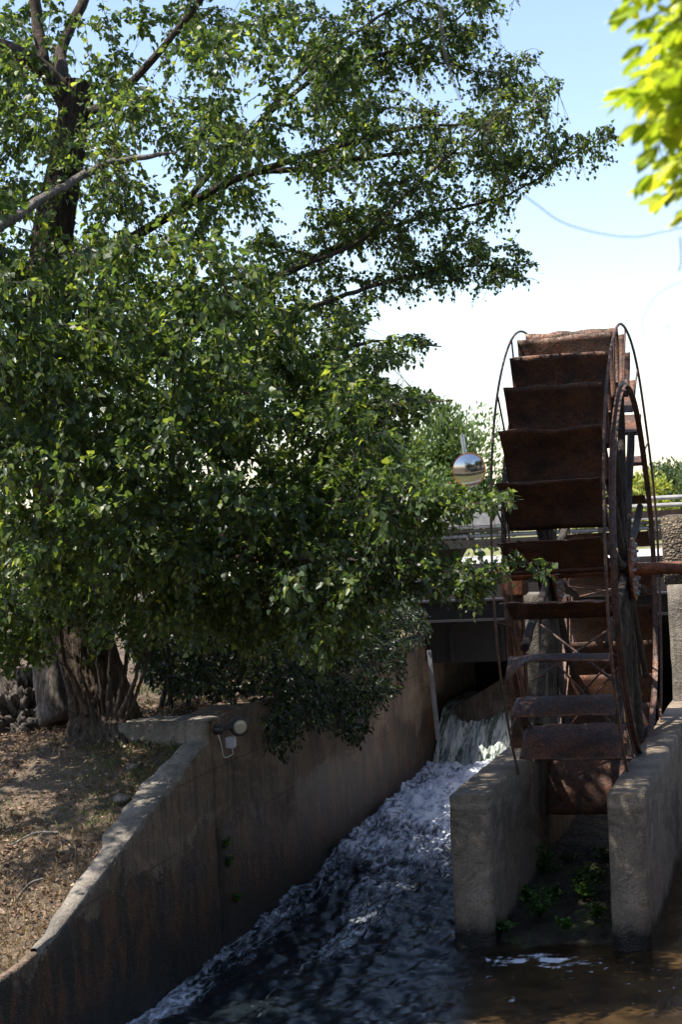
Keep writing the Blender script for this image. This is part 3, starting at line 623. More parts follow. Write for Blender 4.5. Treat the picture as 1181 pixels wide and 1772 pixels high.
def grow_tree(t, limbs, targets, twig_n, twig_len, leaf_step, leaf_size, shape, leafmat, barkmat, sil=None, droop=.6, name_l='leaves', seed=1, keepout=None):
    """limbs: list of Nx4; targets: (n,5) xyz, leafsize factor, r"""
    sk = []; gl = []
    for Lm in limbs: sk.append(Lm)
    SP = np.vstack(sk); SPp = SP[:, :3]; SPr = SP[:, 3]
    STg = np.vstack([norm(np.gradient(l[:, :3], axis=0)) for l in sk])
    order = []
    for T in targets: order.append(np.min(np.linalg.norm(SPp-T[:3], axis=1)))
    targets = targets[np.argsort(order)]
    g = G(); LP, LD, LN, LS = [], [], [], []
    for T in targets:
        if sil is not None and not in_poly(*[q+0 for q in projn(T[None, :3])[:2]], sil)[0]: continue
        d = np.linalg.norm(SPp-T[:3], axis=1)
        to = norm(T[:3]-SPp); al = (to*STg).sum(1)
        cost = d*(1.35-.5*al) + .25*np.clip(SPp[:, 2]-T[2]-.1, 0, 9)
        i = int(np.argmin(cost)); P0 = SPp[i]; Lg = d[i]
        if Lg < .08: continue
        r0 = min(SPr[i]*.65, .004+.0075*Lg)
        c1 = P0 + (STg[i]*.5+to[i]*.5)*Lg*.45 + rng.normal(0, .06, 3)*Lg
        c2 = T[:3] - norm(to[i]+np.array([0, 0, -.25]))*Lg*.3 + rng.normal(0, .05, 3)*Lg
        nn = max(5, int(Lg/.10)); s_ = np.linspace(0, 1, nn)[:, None]
        P = (1-s_)**3*P0 + 3*(1-s_)**2*s_*c1 + 3*(1-s_)*s_**2*c2 + s_**3*T[:3]
        P[1:-1] += rng.normal(0, .008, (nn-2, 3))
        r = np.linspace(r0, .0028, nn); g.tube(P, r, 5 if r0 > .008 else 4, cap=False)
        Tg = norm(np.gradient(P, axis=0)); SPp = np.vstack([SPp, P]); SPr = np.concatenate([SPr, r]); STg = np.vstack([STg, Tg])
        # twigs
        nt_ = int(twig_n*(.6+.6*min(1.6, Lg))); fr = np.clip(1-rng.random(nt_)**1.3*.8*min(1, .55/Lg+.25), .05, 1)
        for f_ in fr:
            k_ = min(nn-1, int(f_*(nn-1))); p = P[k_] + (P[min(k_+1, nn-1)]-P[k_])*rng.random()
            dr = norm(Tg[k_]*.8 + rng.normal(0, .75, 3) + np.array([0, 0, .15])); ll = twig_len*rng.uniform(.45, 1.2)*T[3]
            q = np.linspace(0, 1, 5)[:, None]; Pt = p + dr*ll*q + np.array([0, 0, -droop*ll])*q**2*rng.uniform(.4, 1.2)
            if sil is not None:
                x_, y_, _ = projn(Pt[-1:]); 
                if not in_poly(x_, y_, sil)[0]: continue
            if keepout is not None and keepout(Pt[-1]): continue
            g.tube(Pt, np.linspace(.0028, .0012, 5), 3, cap=False)
            nl = max(3, int(ll/leaf_step)); u_ = (np.arange(nl)+rng.random(nl)*.6)/nl; u_ = .12+.88*np.clip(u_, 0, 1)
            base = np.stack([np.interp(u_, q[:, 0], Pt[:, c]) for c in range(3)], 1)
            td = norm(Pt[-1]-Pt[0]); pet = norm(td*.5+rng.normal(0, .8, (nl, 3))+np.array([0, 0, -.1])); sz = leaf_size*T[3]*rng.uniform(.55, 1.15, nl)*(1.05-.3*u_)
            base = base + pet*(sz*rng.uniform(.2, .7, nl))[:, None]
            LP.append(base); LD.append(pet*.5+td*.3+np.array([0, 0, -1])*rng.uniform(.1, 1.5, (nl, 1))*droop+rng.normal(0, .3, (nl, 3)))
            LN.append(rng.normal(0, .7, (nl, 3))+np.array([0, 0, .75])); LS.append(sz)
    P = np.vstack(LP); D = np.vstack(LD); Nn = np.vstack(LN); sz = np.concatenate(LS)
    if sil is not None:
        x_, y_, _ = projn(P); k_ = in_poly(x_, y_, sil); P, D, Nn, sz = P[k_], D[k_], Nn[k_], sz[k_]
    print(t.name, 'leaves', len(P))
    leaf_mesh(name_l, P, D, Nn, sz, shape, leafmat, t)
    g.build('branches', barkmat, t)

def pts_in(poly, n, d0, d1, sz=1.0, hang=0):
    poly = [(a, b) for a, b in poly]; xs = [a for a, b in poly]; ys = [b for a, b in poly]; out = []
    while len(out) < n:
        x = rng.uniform(min(xs), max(xs), 200); y = rng.uniform(min(ys), max(ys), 200); k_ = in_poly(x, y, poly)
        for a, b in zip(x[k_], y[k_]):
            if len(out) < n:
                d = rng.uniform(d0, d1); p = atd(a, b, d)
                if p[2] < 1.9 and p[0] < XW: continue
                out.append((*p, sz, 0))
    return np.array(out)

# --- the poplar
tb = onz(175, 1275, 1.72)
poplar = thing('poplar_tree', tb, 'tall leafy poplar with thick pollarded trunk spreading over the channel', 'tree')
D0 = float((tb-CP)@Fw)
trunk = smooth_line(L3([(185, 1330, D0, .50), (183, 1295, D0, .40), (178, 1240, D0+.03, .29), (162, 1170, D0+.06, .245), (136, 1080, D0+.1, .235), (112, 980, D0+.12, .215), (98, 850, D0+.15, .195), (90, 700, D0+.15, .18), (84, 520, D0+.1, .175), (92, 400, D0+.05, .165), (112, 290, D0, .14), (128, 200, D0, .13), (135, 142, D0, .15)]), 22)
def trunk_disp(V, P, r):
    ce = P[:, None]; dr = norm(V-ce); ang = np.arctan2(V[..., 1]-ce[..., 1], V[..., 0]-ce[..., 0])
    fl = np.clip((r-.2)/.3, 0, 1)[:, None]
    rid = .4-np.abs(fbm(np.stack([np.cos(ang)*8, np.sin(ang)*8, V[..., 2]*5], -1), 5, 80, .72))*2.2
    roots = np.cos(ang*5+1.0+V[..., 2]*1.5)*.20+np.cos(ang*8+.5)*.10
    return V + dr*((.034+.035*fl)*rid*np.minimum(1, r/.2)[:, None] + roots*fl*r[:, None])[..., None]
g = G(); g.tube(trunk[:, :3], trunk[:, 3], 150, disp=trunk_disp); g.build('trunk', 'bark', poplar, smooth=True)
limbs_px = [
    [(125, 190, D0, .10), (100, 150, D0-.1, .09), (60, 110, D0-.2, .075), (0, 80, D0-.3, .065), (-120, 40, D0-.5, .05), (-300, -60, D0-.7, .03)],
    [(75, 110, D0-.1, .05), (64, 40, D0, .048), (52, -60, D0, .045), (40, -300, D0, .035), (60, -700, D0-.2, .02)],
    [(110, 150, D0, .07), (105, 90, D0+.2, .05), (140, 10, D0+.3, .045), (190, -90, D0+.4, .04), (300, -300, D0+.3, .03)],
    [(135, 200, D0, .07), (200, 170, D0-.2, .05), (300, 60, D0-.5, .04), (400, -80, D0-.8, .035), (520, -300, D0-1, .025)],
    [(-260, 560, 11.2, .05), (-100, 450, 11.4, .042), (0, 392, 11.6, .036), (70, 345, 11.8, .033), (130, 312, 12, .029), (180, 285, 12.1, .026), (235, 275, 12.2, .02), (290, 266, 12.3, .014)],
    [(95, 480, D0, .09), (180, 440, D0+.1, .07), (300, 370, D0+.1, .055), (420, 305, D0, .045), (520, 292, D0-.1, .036), (640, 272, D0-.2, .026), (760, 262, D0-.3, .017), (900, 285, D0-.3, .008)],
    [(90, 620, D0, .10), (220, 590, D0, .075), (360, 540, D0, .06), (500, 470, D0, .048), (600, 420, D0-.05, .038), (680, 393, D0-.1, .03), (752, 369, D0-.1, .023), (837, 350, D0-.1, .017), (892, 331, D0-.1, .013), (951, 297, D0-.2, .010), (1015, 250, D0-.2, .007), (1065, 232, D0-.2, .004)],
    [(400, 520, D0-.3, .035), (520, 460, D0-.6, .03), (620, 420, D0-.8, .024), (700, 340, D0-1, .018), (800, 250, D0-1.1, .013), (880, 190, D0-1.2, .008), (965, 150, D0-1.2, .004)],
    [(360, 545, D0-.2, .05), (500, 540, D0-.4, .036), (600, 510, D0-.6, .026), (700, 480, D0-.7, .018), (800, 462, D0-.8, .012), (935, 458, D0-.8, .005)],
    [(300, 640, D0-.3, .045), (430, 640, D0-.7, .036), (560, 610, D0-.9, .026), (660, 590, D0-1, .017), (765, 600, D0-1.1, .007)],
    [(90, 750, D0, .08), (240, 760, D0-.5, .055), (400, 740, D0-1, .04), (540, 715, D0-1.5, .028), (680, 700, D0-1.9, .016), (785, 692, D0-2.1, .006)],
    [(95, 850, D0, .08), (220, 890, D0-.8, .055), (360, 900, D0-1.6, .04), (500, 880, D0-2.2, .028), (640, 860, D0-2.7, .018), (780, 872, D0-3.1, .009), (895, 868, D0-3.3, .004)],
    [(240, 890, D0-.9, .045), (380, 960, D0-1.8, .034), (500, 965, D0-2.4, .025), (640, 970, D0-2.8, .016), (740, 975, D0-3.0, .011), (850, 992, D0-3.2, .007), (955, 985, D0-3.3, .003)],
    [(500, 965, D0-2.4, .018), (640, 1000, D0-2.7, .013), (740, 1010, D0-2.9, .009), (800, 1035, D0-3, .005), (835, 1055, D0-3, .003)],
    [(380, 960, D0-1.8, .02), (470, 1010, D0-2.2, .014), (540, 1060, D0-2.5, .008), (575, 1110, D0-2.6, .003)],
    [(300, 370, D0+.1, .04), (420, 240, D0-.2, .032), (540, 140, D0-.4, .026), (650, 100, D0-.5, .02), (750, 60, D0-.5, .014), (800, 25, D0-.5, .010), (860, -20, D0-.5, .006), (960, -90, D0-.5, .003)],
    [(420, 240, D0-.2, .026), (540, 110, D0-.6, .022), (640, 40, D0-.7, .018), (740, -30, D0-.8, .012), (850, -200, D0-.8, .006)],
    [(540, 140, D0-.4, .018), (660, 92, D0-.5, .014), (760, 108, D0-.6, .010), (840, 126, D0-.6, .007), (885, 115, D0-.6, .004), (935, 98, D0-.6, .003)],
    [(95, 780, D0, .07), (20, 740, D0-.6, .055), (-80, 640, D0-1.2, .045), (-250, 500, D0-1.8, .03)],
    [(420, 305, D0, .03), (560, 260, D0-.6, .022), (690, 225, D0-.9, .015), (800, 215, D0-1, .009), (900, 205, D0-1, .004)],
]
# suckers rising from the root flare
for a, b in (((200, 1235, .03), (230, 1100, 320, 1000)), ((205, 1240, .026), (260, 1120, 420, 1020)), ((190, 1230, .035), (190, 1100, 190, 960)), ((150, 1235, .03), (110, 1130, 85, 960)), ((215, 1250, .018), (250, 1120, 330, 1040)), ((180, 1240, .02), (165, 1100, 205, 950)), ((160, 1240, .02), (140, 1150, 150, 1000)), ((200, 1245, .018), (215, 1150, 250, 960)), ((225, 1230, .02), (280, 1080, 470, 1020)), ((185, 1245, .022), (200, 1080, 250, 980))):
    dd = D0-.30-rng.random()*.2
    limbs_px.append([(a[0], a[1], dd, a[2]*.75), ((a[0]+b[0])/2, (a[1]+b[1])/2, dd-.05, a[2]*.62), (b[0], b[1], dd-.1, a[2]*.5), (b[2], b[3], dd-.4, a[2]*.3)])
limbs = [smooth_line(L3([(a, b, c, r*(.72 if (5 <= q <= 17 or q == 3) else 1)) for a, b, c, r in l]), 6) for q, l in enumerate(limbs_px)]
for i, l in enumerate(limbs):
    l[1:-1, :3] += rng.normal(0, .004, (len(l)-2, 3))
    G().tube(l[:, :3], l[:, 3], 10, disp=limb_disp(.008, 9, 90+i)).build('limb', 'palebark' if i == 4 else ('bark' if l[0, 3] > .034 else 'twig'), poplar, smooth=True)
BODY = [(-60, 20), (500, 0), (620, 90), (640, 250), (560, 420), (560, 560), (640, 680), (690, 800), (700, 900), (640, 1010), (520, 1040), (330, 1000), (230, 960), (-60, 1000)]
near = [pts_in(BODY, 780, D0-2.3, D0+1.6, 1.0), pts_in([(-60, 420), (420, 380), (560, 620), (690, 780), (690, 920), (480, 1010), (-60, 960)], 460, D0-3.4, D0-1.2, 1.05),
        pts_in([(-60, 980), (60, 980), (90, 1060), (50, 1150), (-60, 1150)], 22, D0-1.2, D0-.4, 1.1),
        pts_in([(180, 960), (620, 960), (640, 1060), (560, 1120), (420, 1090), (300, 1080), (200, 1090)], 90, D0-2.4, D0-.6, .95),
        pts_in([(60, 940), (330, 960), (250, 1030), (130, 1080), (60, 1060)], 36, D0-2.0, D0-.6, 1.0),
        pts_in([(520, 60), (650, 110), (760, 210), (900, 190), (1000, 225), (960, 290), (850, 340), (700, 380), (560, 400)], 140, D0-1.2, D0+.3, .76),
        pts_in([(560, 400), (700, 370), (860, 370), (840, 420), (900, 450), (860, 500), (760, 500), (640, 520), (560, 560)], 62, D0-1.0, D0+.2, .76),
        pts_in([(540, 560), (640, 560), (740, 600), (640, 640), (760, 690), (700, 740), (560, 700)], 60, D0-1.9, D0-.8, .9),
        pts_in([(640, 820), (760, 850), (880, 868), (760, 900), (660, 940), (740, 965), (900, 985), (800, 1030), (640, 1030), (560, 1090), (520, 1040)], 60, D0-3.2, D0-2.5, 1.0),
        pts_in([(460, 0), (640, 0), (760, 30), (840, 10), (860, 60), (700, 110), (560, 140)], 50, D0-1.0, D0-.3, .8),
        pts_in([(-1300, -1100), (900, -1100), (850, -60), (500, -30), (-50, -20), (-200, 100), (-900, -100)], 110, D0-3.5, D0+1.5, 1.35),
        pts_in([(700, -900), (1100, -900), (950, -60), (700, -60)], 24, D0-2, D0, 1.2)]
near.append(pts_in([(-900, -700), (-60, -100), (-60, 900), (-700, 900)], 120, D0-3.5, D0+.5, 1.3))
tips = []
for l in limbs[:20]:
    for q in l:
        if q[3] < .03:
            for _ in range(1 if q[3] > .012 else 4): tips.append((*(q[:3]+rng.normal(0, .14 if q[3] > .012 else .07, 3)), .7, 0))
tips = np.array(tips); near.append(tips)
def open_trunk(A):   # the crown is thin in front of the upper trunk
    x_, y_, d_ = projn(A[:, :3]); k_ = (x_ > 25) & (x_ < 165) & (y_ > 120) & (y_ < 520) & (d_ < D0) & (rng.random(len(A)) < .45); return A[~k_]
near.append(pts_in([(250, 1040), (640, 1060), (620, 1170), (540, 1130), (430, 1160), (300, 1110)], 26, D0-2.6, D0-1.4, .9))
near.append(pts_in([(-40, 1080), (60, 1080), (70, 1170), (-40, 1190)], 14, D0-1.2, D0-.5, .9))
near.append(pts_in([(150, 1060), (260, 1060), (240, 1160), (150, 1170)], 12, D0-.9, D0-.5, .6))
near = [open_trunk(a) for a in near]
near = [a[~((projn(a[:, :3])[1] < 330) & (rng.random(len(a)) < .24))] for a in near[:-1]]+near[-1:]
near = [a[fbm(a[:, :3]*1.25, 2, 123)+rng.normal(0, .06, len(a)) > (-.17 if i_ < 4 else -.26)] if len(a) > 45 and i_ < 11 else a for i_, a in enumerate(near)]
grow_tree(poplar, limbs+[trunk], np.vstack(near), 14, .32, .026, .058, SH_POP, 'leaf', 'twig', SIL, keepout=lambda p: (lambda q: 45 < q[0][0] < 150 and 140 < q[1][0] < 480 and q[2][0] < D0 and rng.random() < .4)(projn(p[None])))

# --- dark shrub under the poplar hanging over the wall
sb = np.array([XW-.9, 15.6, 1.8]); shrub = thing('evergreen_shrub', sb, 'dark bushy shrub under the poplar hanging over the channel wall', 'shrub')
sl_ = []
for i in range(14):
    a = i*2.4; b_ = sb+np.array([math.cos(a)*.3, math.sin(a)*1.0, -.05]); e_ = b_+np.array([rng.uniform(-.5, 1.0), rng.uniform(-1.4, 2.2), rng.uniform(.6, 1.3)])
    sl_.append(smooth_line([(*b_, .025), (*((b_+e_)/2+np.array([0, 0, .2])), .018), (*e_, .008)], 6))
for l in sl_: G().tube(l[:, :3], l[:, 3], 7).build('stem', 'twig', shrub)
T = []
while len(T) < 1350:
    p = np.array([rng.uniform(-7.6, -4.45), rng.uniform(13.9, 20.5), rng.uniform(.9, 3.3)])
    if p[0] < XW-.05 and p[2] < 1.9: continue
    if p[0] < -6.0 and rng.random() < .5: continue
    T.append((*p, rng.uniform(.8, 1.1), 0))
SH_SIL = [(215, 1040), (360, 1030), (700, 1010), (745, 1060), (750, 1115), (700, 1130), (710, 1185), (670, 1225), (620, 1300), (545, 1262), (500, 1325), (440, 1300), (430, 1235), (360, 1222), (280, 1212), (250, 1195), (225, 1150), (205, 1090)]
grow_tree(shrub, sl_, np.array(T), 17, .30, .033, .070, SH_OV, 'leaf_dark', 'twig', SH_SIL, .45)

# --- gnarled stump and dead trunk beside the poplar
def gnarl(name, c, rx, ry, rz, seed, mat, label, cat, n=90, amp=.35):
    th = np.linspace(0, math.pi*.62, n//2); ph = np.linspace(0, 2*math.pi, n, endpoint=True); A, B = np.meshgrid(th, ph, indexing='ij')
    D = np.stack([np.sin(A)*np.cos(B), np.sin(A)*np.sin(B), np.cos(A)], -1)
    d = 1 + amp*(1-2.6*np.abs(fbm(D*np.array([3.6, 3.6, 2.4])+seed, 6, seed, .68))) - amp*.5 + .1*fbm(D*9, 3, seed+3)
    Pn = D*d[..., None]*np.array([rx, ry, rz])+np.array(c)
    o = mesh_obj(name, Pn.reshape(-1, 3), grid_faces(len(th), len(ph)), mat, smooth=True, origin=c); return tag(o, label, cat)
sc_ = onz(40, 1262, 1.70); gnarl('tree_stump', sc_, .42, .40, .46, 5, 'deadwood', 'low gnarled grey tree stump with twisted burls at the left edge', 'stump', 120, .5)
p0 = atd(90, 1225, D0+.5); g = G(); dt = smooth_line([(*atd(96, 1250, D0+.45), .15), (*atd(82, 1160, D0+.6), .12), (*atd(70, 1070, D0+.7), .11), (*atd(55, 940, D0+.8), .10)], 8)
g.tube(dt[:, :3], dt[:, 3], 40, disp=limb_disp(.05, 10, 99)); o = g.build('dead_trunk', 'deadwood', smooth=True, origin=atd(96, 1250, D0+.45)); tag(o, 'weathered grey dead trunk standing between the stump and the poplar', 'dead tree')

# --- background shrubs and trees
def bush(name, base, rx, ry, h, n, size, shape, mat, label, cat='tree', trunk_h=0, group=None, clumps=26, flowers=0, blob=.5):
    t = thing(name, base, label, cat, group); base = np.asarray(base, float); cl = []
    for i in range(clumps):
        d = norm(rng.normal(0, 1, 3)); d[2] = abs(d[2])*1.3-.3; q = rng.uniform(.35, .95)
        cl.append(base+np.array([0, 0, trunk_h+(h-trunk_h)*.45])+d*q*np.array([rx, ry, (h-trunk_h)*.5]))
    cl = np.array(cl); cl[:, 2] = np.maximum(cl[:, 2], base[2]+.15)
    g = G(); b0 = base+np.array([0, 0, -.05]); r0 = .035*h
    for c in cl:
        m_ = b0*.45+c*.55+rng.normal(0, .05*h, 3); m_[:2] = b0[:2]*.7+c[:2]*.3
        l = smooth_line([(*b0, r0), (*m_, r0*.5), (*c, r0*.15)], 4); g.tube(l[:, :3], l[:, 3], 5, cap=False)
    g.build('trunk', 'twig', t)
    k_ = rng.integers(0, clumps, n); P = cl[k_]+norm(rng.normal(0, 1, (n, 3)))*(rng.random((n, 1))**.45)*blob*np.array([rx, ry, h*.42])*rng.uniform(.5, 1, (clumps, 1))[k_]
    P[:, 2] = np.maximum(P[:, 2], base[2]+.03)
    out = norm(P-base-np.array([0, 0, h*.4]))
    leaf_mesh('foliage', P, out*.7+rng.normal(0, .5, (n, 3))+np.array([0, 0, .35]), rng.normal(0, 1, (n, 3))+np.array([0, 0, .5]), size*rng.uniform(.6, 1.2, n), shape, mat, t, np.clip(rng.random(n)*.8+.2*rng.random(clumps)[k_], 0, 1))
    if flowers:
        j = rng.choice(n, flowers); fl = leaf_mesh('flowers', P[j]+out[j]*.08, out[j], rng.normal(0, 1, (flowers, 3)), size*.55, SH_FAN, 'pink', t); fl['kind'] = 'stuff'
    return t
bush('oleander', atd(775, 1000, 37.0)*np.array([1, 1, 0])+np.array([0, 0, 1.8]), 1.5, 1.4, 4.1, 22000, .10, SH_OV, 'leaf_olean', 'pale green oleander with pink flowers behind the traffic mirror', 'shrub', flowers=45, clumps=40)
bush('oleander', atd(675, 1000, 36.0)*np.array([1, 1, 0])+np.array([0, 0, 1.8]), 1.5, 1.3, 3.3, 15000, .10, SH_OV, 'leaf_olean', 'shorter pale oleander left of the traffic mirror', 'shrub', flowers=10, clumps=34)
bush('round_shrub', atd(560, 1000, 38.0)*np.array([1, 1, 0])+np.array([0, 0, 1.8]), 2.0, 1.3, 3.1, 8000, .14, SH_NAR, 'leaf_far', 'green shrub seen in gaps behind the poplar', 'shrub', clumps=30)
for i, (px, d, rx, h, mt, lab) in enumerate((
        (1085, 60, 1.9, 2.6, 'leaf_yellow', 'yellow green shrub seen through the wheel spokes'), (1128, 66, 1.3, 2.5, 'leaf_yellow', 'yellow green shrub just right of the wheel rim'),
        (1010, 64, 2.4, 2.6, 'leaf_yellow', 'yellow green shrub hidden behind the wheel paddles'))):
    bush('hedge_shrub', atd(px, 900, d)*np.array([1, 1, 0])+np.array([0, 0, 1.8]), rx, 1.2, h, 4500, .16, SH_OV, mt, lab, 'shrub', clumps=22)
bush('olive_tree', atd(1170, 900, 62)*np.array([1, 1, 0])+np.array([0, 0, 1.8]), 1.0, 1.0, 2.9, 4500, .14, SH_OV, 'leaf_far', 'small grey green tree at the right edge beyond the guard rail', 'tree', 1.1, clumps=18)
bush('olive_tree', atd(1215, 900, 60)*np.array([1, 1, 0])+np.array([0, 0, 1.8]), 1.0, 1.0, 2.9, 3000, .14, SH_OV, 'leaf_far', 'small tree just outside the right edge', 'tree', 1.1, clumps=18)
n = 9000; P = []
for _ in range(70):
    px, d, h_ = rng.uniform(-100, 700), rng.uniform(85, 115), rng.uniform(2.5, 5.5); b_ = atd(px, 900, d)*np.array([1, 1, 0])+np.array([0, 0, 1.8]); q = rng.normal(0, .45, (130, 3))*np.array([3, 2, h_*.5])
    q[:, 2] = np.abs(q[:, 2])*1.3; P.append(b_+q)
P = np.vstack(P); n = len(P); o = leaf_mesh('treeline', P, rng.normal(0, 1, (n, 3)), rng.normal(0, 1, (n, 3)), rng.uniform(.3, .6, n), SH_OV, 'leaf_far', None); tag(o, kind='stuff')
for x_, y_, lab in ((5.2, 12.5, 'unseen tree added on the right bank beside the outer channel wall to block sky light'), (5.8, 19.0, 'second unseen tree added on the right bank to block sky light, farther from the bridge')):  # out-of-frame trees added on the right as blockers of sky light
    bush('sky_block_tree', (x_, y_, 0.9), 3.0, 3.0, 9.5, 7000, .34, SH_OV, 'leaf_far', lab, 'tree', 1.2, clumps=30)

# --- wisteria hanging at the upper right, close to the camera
wb = atd(1240, -200, 3.1); wis = thing('wisteria', wb, 'sunlit yellow green wisteria spray hanging close at the upper right', 'climbing plant')
LP, LD, LN, LS = [], [], [], []
def spray(p, dr, L, nl):
    q = np.linspace(0, 1, 6)[:, None]; P = p+dr*L*q+np.array([0, 0, -.35*L])*q**2; G().tube(P, np.linspace(.0016, .0008, 6), 4, cap=False).build('leaf_stalk', 'twig', wis) if len(LP) < 560 else None
    side = norm(np.cross(dr, U)+rng.normal(0, .3, 3))
    for k_ in range(nl):
        u_ = .15+.85*k_/nl; b_ = p+dr*L*u_+np.array([0, 0, -.35*L])*u_*u_
        for s_ in (-1, 1):
            LP.append(b_); LD.append(norm(side*s_*.8+dr*.6+np.array([0, 0, -.45])+rng.normal(0, .15, 3))); LN.append(U+rng.normal(0, .35, 3)); LS.append(rng.uniform(.05, .068)*(1.1-.4*u_))
    LP.append(b_); LD.append(dr+np.array([0, 0, -.4])); LN.append(U+rng.normal(0, .3, 3)); LS.append(.055)
WP = [(1075, 25, 1), (1060, 178, 1), (1085, 172, 1), (1095, 110, 1), (1110, 330, 1), (1130, 360, 1), (1095, 225, 1), (1105, 60, 1), (1120, 290, 1), (1100, -10, 1.0), (1140, 60, 1.), (1165, 100, 1.), (1110, 170, 1.), (1120, 190, 1.), (1150, 215, 1.), (1170, 150, 1), (1175, 250, 1), (1160, 290, 1.), (1172, 330, 1.), (1180, 380, 1), (1190, 60, 1), (1200, 200, 1), (1200, 120, 1), (1195, 300, 1), (1180, 20, 1), (1130, 0, 1), (1185, 340, 1), (1135, 130, 1), (1150, 170, 1), (1160, 0, 1), (1130, 240, 1), (1200, 260, 1), (1210, 350, 1), (1165, 70, 1)]
for (px, py, s_) in WP:
    for rep in range(2):
        d_ = 3.0+rng.uniform(-.25, .35); tip = atd(px+rng.uniform(-6, 6), py+rng.uniform(-12, 12), d_); dr = norm(-R0*rng.uniform(.55, 1.2)+Fw*rng.uniform(-.6, .6)+U*rng.uniform(-.5, .15)); L = rng.uniform(.12, .20)
        spray(tip-dr*L+np.array([0, 0, .35*L]), dr, L, 6)
for _ in range(130):   # the rest of the vine, out of frame up and to the right
    p = atd(rng.uniform(1260, 1900), rng.uniform(-500, 420), 3.0+rng.uniform(-.5, .6)); spray(p, norm(rng.normal(0, 1, 3)*np.array([1, 1, .3])), .2, 6)
leaf_mesh('leaflets', np.array(LP), np.array(LD), np.array(LN), np.array(LS), SH_OV, 'leaf_wist', wis)
for a_ in ([(1190, -300, 3.05), (1180, -20, 3.05), (1182, 200, 3.05), (1190, 420, 3.1)], [(1300, -260, 3.1), (1250, 0, 3.1), (1240, 220, 3.1), (1200, 300, 3.05)]):
    l = smooth_line([(*atd(*q), 0) for q in a_], 6); G().tube(l[:, :3], .003, 6).build('stalk', 'twig', wis)
def tendril(px, r, mat='twig', nm='tendril'):
    l = smooth_line([(*atd(*q), 0) for q in px], 8); G().tube(l[:, :3], r, 6).build(nm, mat, wis)
M['violet'] = m_plain('bluish_stalk', (.07, .065, .085), .7)
tendril([(762, -120, 3.0), (764, 0, 3.0), (768, 70, 3.0), (780, 125, 3.0), (798, 172, 3.0)], .0016, 'violet')
tendril([(870, 300, 3.2), (905, 335, 3.2), (935, 358, 3.2), (975, 385, 3.2), (1040, 404, 3.2), (1100, 410, 3.2), (1145, 402, 3.2), (1200, 390, 3.15)], .0011, 'violet')
tendril([(1200, 484, 3.0), (1160, 496, 3.0), (1130, 520, 3.0), (1112, 560, 3.0), (1130, 590, 3.0), (1160, 560, 3.0), (1155, 600, 3.0), (1190, 650, 3.0)], .0007, 'violet')
tendril([(1178, 410, 3.05), (1180, 450, 3.05), (1176, 470, 3.05)], .0015, 'violet')
tendril([(862, 40, 3.0), (866, 90, 3.0), (862, 150, 3.0), (850, 210, 3.0), (840, 250, 3.0)], .0008, 'palebark')

# ------------------------------------------------------------------ bank cover: litter, grass, stones
def bank_points(n, y0=9.0, y1=19, x0=-10, x1=XW-.03):
    x = rng.uniform(x0, x1, n); y = rng.uniform(y0, y1, n); return x, y
def surf_z(x, y):
    P = np.stack([x, y, x*0], -1); T = XW-.04-x
    return bank_z(y)+.05*fbm(P*1.3, 4, 3)*sstep(0, .3, T)+.022*fbm(P*7, 3, 5)-.015+.10*np.exp(-((x+5.9)**2+(y-13.7)**2)/1.2)
def lit():
    n = 60000; x, y = bank_points(n); dens = fbm(np.stack([x*1.5, y*1.5, x*0], -1), 3, 50); k_ = dens+rng.normal(0, .25, n)+.55*np.exp(-((x+5.4)**2+(y-13.6)**2)/1.0) > -.05; x, y = x[k_], y[k_]; n = len(x)
    z = surf_z(x, y)+rng.uniform(.004, .03, n); D = rng.normal(0, 1, (n, 3)); D[:, 2] *= .35
    o = leaf_mesh('dead_leaves', np.stack([x, y, z], 1), D, U+rng.normal(0, .55, (n, 3)), rng.uniform(.012, .040, n)*rng.uniform(.6, 1.1, n), SH_POP*np.array([1, 1, 2.2]), 'litter', None); tag(o, kind='stuff')
lit()
def grass():
    n = 50000; x, y = bank_points(n, 8.8, 17); dens = fbm(np.stack([x*1.2, y*1.2, x*0], -1), 4, 52)+.4*np.exp(-(x-XW)**2/.15)*(y < 12); k_ = dens+rng.normal(0, .2, n) > -.02; x, y = x[k_], y[k_]; n = len(x)
    z = surf_z(x, y); D = np.array([0, 0, 1.])+rng.normal(0, .55, (n, 3)); D[:, 2] = np.abs(D[:, 2])*.9+.15
    gr = sstep(.0, .35, fbm(np.stack([x*.9, y*.9, x*0], -1), 3, 53)+.25*np.exp(-(x-XW)**2/.1))
    rnd = np.clip(gr*.9+rng.normal(0, .18, n), 0, 1)
    o = leaf_mesh('grass', np.stack([x, y, z], 1), D, rng.normal(0, 1, (n, 3)), rng.uniform(.02, .075, n), SH_NAR*np.array([.42, 1, 3]), 'straw', None, rnd); tag(o, kind='stuff')
grass()
def stone(p, r, seed, label, group=None):
    th = np.linspace(0, math.pi, 14); ph = np.linspace(0, 2*math.pi, 22); A, B = np.meshgrid(th, ph, indexing='ij'); D = np.stack([np.sin(A)*np.cos(B), np.sin(A)*np.sin(B), np.cos(A)], -1)
    d = 1+.4*fbm(D*1.7+seed*3, 3, seed); o = mesh_obj('stone', (D*d[..., None]*np.array([r, r*.8, r*.55])+p).reshape(-1, 3), grid_faces(14, 22), 'concrete_dry', origin=p); tag(o, label, 'stone', group)
for i, (px, py, r, lab) in enumerate(((208, 1337, .075, 'larger pale stone on the bank below the poplar roots'), (228, 1318, .05, 'pale stone just behind the larger one on the bank'), (176, 1362, .03, 'small pebble lying in dry grass left of the larger stone'))):
    p = onz(px, py, 1.62); p[2] = float(surf_z(np.array([p[0]]), np.array([p[1]]))[0])+r*.2; stone(p, r, i+2, lab)
